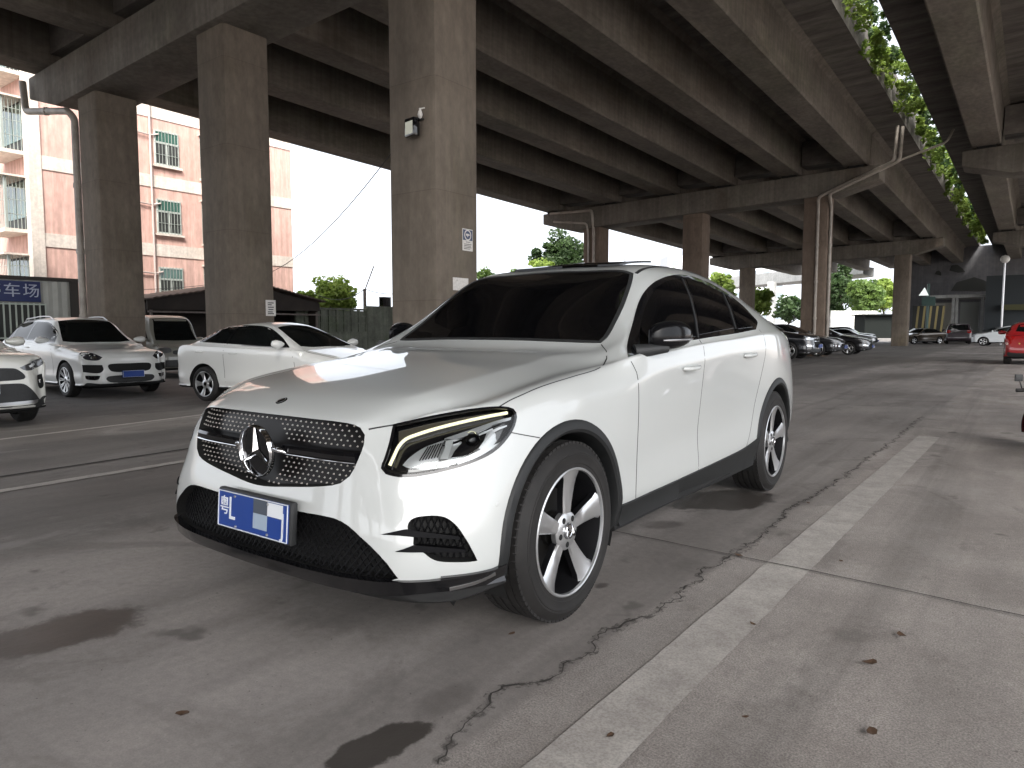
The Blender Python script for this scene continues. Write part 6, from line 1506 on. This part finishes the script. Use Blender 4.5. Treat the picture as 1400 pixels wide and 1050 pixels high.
# ------------------------------------------------------------------ far end under the viaduct
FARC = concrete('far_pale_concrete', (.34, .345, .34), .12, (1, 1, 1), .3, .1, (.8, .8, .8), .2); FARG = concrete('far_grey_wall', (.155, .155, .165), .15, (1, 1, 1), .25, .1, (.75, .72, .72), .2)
def far_end():
    # curved pale ramp beyond the second row
    root = empty('distant_ramp', 'pale curved ramp bridge in the distance between two far pillars', 'bridge', (at(1060, 400, d=150).x, at(1060, 400, d=150).y, 0)); off = root.location.copy(); V = []; n = 24
    for i in range(n + 1):
        t = i / n; p = at(lerp(930, 1180, t), lerp(397, 374, t ** 1.3), d=lerp(170, 118, t)); q = (at(lerp(930, 1180, t) + 1, 390, d=lerp(170, 118, t)) - p); q.z = 0; s = Vector((-q.y, q.x, 0)).normalized() * 4
        for dx, dz in ((0, 0), (0, 2.3), (.3, 2.3), (.3, 1.2), (2, 1.2), (2, -.4), (.4, -.2)): V.append(p + s * (dx / 2) + Vector((0, 0, dz)) - off)
    b = MB(); m_ = 7; b.add(V, [(i*m_+j, i*m_+(j+1) % m_, (i+1)*m_+(j+1) % m_, (i+1)*m_+j) for i in range(n) for j in range(m_)]); b.build('deck', FARC, root, 40)
    for t in (.15, .5, .85): b = MB(); p = at(lerp(930, 1180, t), 400, d=lerp(168, 117, t)) - off; b.box((p.x - .7, p.y - .7, 0), (p.x + .7, p.y + .7, at(1060, lerp(396, 376, t), d=lerp(170, 118, t)).z)); b.build('pier', FARC, root)
    # white building with balconies far left of the ramp
    p = at(985, 450, d=210); bl = empty('distant_building', 'pale distant building above the ramp, behind the slim far pillar', 'building', (p.x, p.y, 0), YAW); h = at(985, 350, d=210).z
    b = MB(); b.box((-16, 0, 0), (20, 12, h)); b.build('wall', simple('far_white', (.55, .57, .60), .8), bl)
    for k in range(6):
        for j in range(9): b = MB(); b.box((-15 + j*3.9, -.06, h - 3.0 - k*3.2), (-12.9 + j*3.9, -.01, h - 1.3 - k*3.2)); b.build('window', simple('far_window', (.16, .19, .22), .3) if 'far_window' not in bpy.data.materials else bpy.data.materials['far_window'], bl)
    # grey end wall with dark openings
    yW = 88; xl, xr = at(1243, 440, y=yW).x, at(1560, 440, y=yW).x; zt = at(1300, 338, y=yW).z
    wl = empty('end_wall', 'tall grey end wall closing the space under the viaducts', 'wall', ((xl + xr)/2, yW, 0)); ox = (xl + xr)/2
    b = MB(); b.box((xl - ox, 0, 0), (xr - ox, 1, zt)); b.build('wall', FARG, wl)
    def opening(pts): 
        b = MB(); q = [(at(u, v, y=yW).x - ox, at(u, v, y=yW).z) for u, v in pts]; b.prism(q, .02, .10, Matrix.Rotation(PI/2, 4, 'X')); b.build('dark_opening', DKIN, wl)
    opening([(1278,375),(1280,371),(1284,370),(1287,373),(1287,377)]); opening([(1298,370),(1301,363),(1309,362),(1316,367),(1320,372),(1310,373)])
    opening([(1300,398),(1308,386),(1322,382),(1332,379),(1345,383),(1362,393),(1362,398)])
    yS = 82; sx0, sx1 = at(1272, 440, y=yS).x, at(1350, 440, y=yS).x; z1 = at(1300, 404, y=yS).z
    sh = empty('low_shelter', 'low flat-roofed shelter with pale panels in front of the grey end wall', 'shelter', ((sx0+sx1)/2, yS, 0)); ox = (sx0+sx1)/2
    b = MB(); b.box((sx0-ox, -1.5, z1 - .3), (sx1-ox, 4, z1)); b.build('roof', FARC, sh)
    b = MB(); b.box((sx0-ox, 3.6, 0), (sx1-ox, 3.9, z1 - .3)); b.build('back_wall', FARG, sh)
    for u0, u1, m in ((1276,1300,'a'), (1312,1338,'b')):
        b = MB(); b.box((at(u0,440,y=yS).x-ox, .0, .2), (at(u1,440,y=yS).x-ox, .1, z1 - .7)); b.build('panel', simple('shelter_panel_'+m, (.30,.29,.26) if m == 'a' else (.24,.25,.24), .7), sh)
    b = MB()
    for u in (1273, 1304, 1309, 1343, 1349): x = at(u,440,y=yS).x-ox; b.box((x-.12, -1.4, 0), (x+.12, -1.2, z1 - .3))
    b.build('post', FARC, sh)
    # striped hoarding
    yH = 80; h0, h1 = at(1247, 440, y=yH).x, at(1290, 440, y=yH).x; z1 = at(1260, 418, y=yH).z
    hd_ = empty('striped_hoarding', 'barrier hoarding with slanting black and yellow stripes', 'barrier', ((h0+h1)/2, yH, 0)); w = (h1 - h0)/2
    b = MB(); b.box((-w, 0, .1), (w, .1, z1)); b.build('board', DKIN, hd_)
    b = MB()
    for k in range(5): x = -w + .2 + k * (2*w/5); b.prism([(x, .15), (x + .28*w/2, .15), (x + .62*w/2, z1 - .05), (x + .34*w/2, z1 - .05)], .0, .015, Matrix.Translation((0, -.003, 0)) @ Matrix.Rotation(PI/2, 4, 'X'))
    b.build('stripes', simple('stripe_yellow', (.33, .27, .12), .6), hd_)
    # signal post, street lamp, awning with yellow edge
    p = at(1267, 450, y=78); sp = empty('signal_post', 'slim teal post with a small white lamp by the hoarding', 'post', (p.x, p.y, 0)); zt_ = at(1267, 388, y=78).z
    b = MB(); b.tube([(0, 0, 0), (0, 0, zt_)], .12, 8); b.box((-.5, -.2, at(1267, 418, y=78).z), (.6, .2, at(1267, 406, y=78).z)); b.build('post', simple('teal_steel', (.06, .11, .10), .5), sp)
    b = MB(); b.prism([(-.55, 0), (.25, 0), (-.1, .75)], -.1, .1, Matrix.Translation((-.2, -.25, at(1267, 404, y=78).z)) @ Matrix.Rotation(PI/2, 4, 'X')); b.build('lamp', simple('lamp_white_lit', (.7, .75, .72), .4, emit=((.9, 1, .95), .25)), sp)
    p = at(1369, 450, y=68); lp = empty('globe_lamp', 'street lamp with a white globe near the right edge', 'lamp post', (p.x, p.y, 0)); z = at(1369, 367, y=78).z
    b = MB(); b.tube([(0, 0, 0), (0, 0, z - .25)], .07, 8); b.build('mast', SATIN, lp, 60)
    b = MB(); b.lathe([(.0, -.32), (.18, -.27), (.32, -.1), (.33, .08), (.22, .26), (0, .33)], 20, Matrix.Translation((0, 0, z))); b.build('globe', simple('globe_white', (.75, .75, .72), .3), lp, 80)
    p0, p1 = at(1345, 450, y=79), at(1420, 450, y=79); aw = empty('awning_stall', 'dark stall with a yellow-green edged awning behind the red hatchback', 'stall', ((p0.x+p1.x)/2, 79, 0)); w = (p1.x - p0.x)/2
    zt_ = at(1380, 424, y=79).z; b = MB(); b.box((-w*.4, -.6, zt_), (w, .2, zt_ + .5)); b.build('awning_edge', simple('awning_olive', (.05, .05, .015), .6), aw)
    b = MB(); b.box((-w, .2, 0), (w, 3, zt_ + 3.2)); b.build('stall_body', simple('stall_blue_grey', (.02, .026, .03), .7), aw)
    # pale low truck-like hoarding in the leafy opening
    p = at(1165, 450, d=104); g = empty('pale_fence', 'pale sunlit fence in front of the trees in the leafy opening', 'fence', (p.x, p.y, 0), YAW); b = MB(); b.box((-3.2, 0, 0), (3.6, .15, at(1165, 425, d=104).z)); b.build('fence_panel', simple('fence_white', (.62, .62, .58), .8), g)
    b = MB()
    for k in range(6): b.box((-3.2 + k*1.33, -.06, 0), (-3.1 + k*1.33, 0, 2.8))
    b.build('fence_post', FARC, g)
    KM = simple('kiosk_dark_green', (.010, .012, .011), .8, spec=.1); p = at(1204, 450, d=96); g = empty('dark_kiosk', 'dark low kiosk left of the far pillar, above the distant cars', 'kiosk', (p.x, p.y, 0), YAW); b = MB(); b.box((-2.2, 0, 0), (3.2, 3, at(1195, 431, d=96).z)); b.build('kiosk_wall', KM, g); b = MB(); b.box((-2.6, -.6, at(1195, 431, d=96).z), (3.6, 3.3, at(1195, 431, d=96).z + .15)); b.build('kiosk_roof', KM, g)
far_end()

# ------------------------------------------------------------------ daylight
def daylight():
    w = bpy.data.worlds.new('World'); sc.world = w; w.use_nodes = True
    N = w.node_tree.nodes; L = w.node_tree.links; bg = N['Background']
    sky = N.new('ShaderNodeTexSky'); sky.sky_type = 'NISHITA'; sky.sun_disc = False; sky.sun_elevation = R(52); sky.sun_rotation = R(140); sky.air_density = 1.2; sky.dust_density = 5; sky.ozone_density = 1
    tc = N.new('ShaderNodeTexCoord'); sp = N.new('ShaderNodeSeparateXYZ'); L.new(tc.outputs['Generated'], sp.inputs[0]); ma = N.new('ShaderNodeMath'); ma.operation = 'ABSOLUTE'; L.new(sp.outputs[2], ma.inputs[0])
    mb = N.new('ShaderNodeMath'); mb.operation = 'MULTIPLY_ADD'; mb.inputs[1].default_value = .7; mb.inputs[2].default_value = .28; L.new(ma.outputs[0], mb.inputs[0])
    cb = N.new('ShaderNodeCombineXYZ'); L.new(sp.outputs[0], cb.inputs[0]); L.new(sp.outputs[1], cb.inputs[1]); L.new(mb.outputs[0], cb.inputs[2]); L.new(cb.outputs[0], sky.inputs['Vector'])   # a hazy sky stays bright down to the horizon
    hs = N.new('ShaderNodeHueSaturation'); hs.inputs['Saturation'].default_value = .25; hs.inputs['Value'].default_value = 1.0
    L.new(sky.outputs[0], hs.inputs['Color']); L.new(hs.outputs[0], bg.inputs[0]); bg.inputs[1].default_value = .15
    l = bpy.data.lights.new('sun', 'SUN'); l.energy = 1.5; l.angle = R(10); l.color = (1, .96, .9)
    o = bpy.data.objects.new('sun', l); C.objects.link(o); az, el = R(140), R(52)
    d = Vector((math.sin(az) * math.cos(el), math.cos(az) * math.cos(el), math.sin(el))); o.rotation_euler = d.to_track_quat('Z', 'Y').to_euler(); o.location = d * 60
daylight()
sc.view_settings.view_transform = 'Standard'; sc.view_settings.look = 'None'; sc.view_settings.gamma = 1; sc.view_settings.exposure = 1.85
sc.render.engine = 'CYCLES'; sc.cycles.use_denoising = True; sc.cycles.max_bounces = 10; sc.cycles.diffuse_bounces = 5; sc.cycles.caustics_reflective = False; sc.cycles.caustics_refractive = False
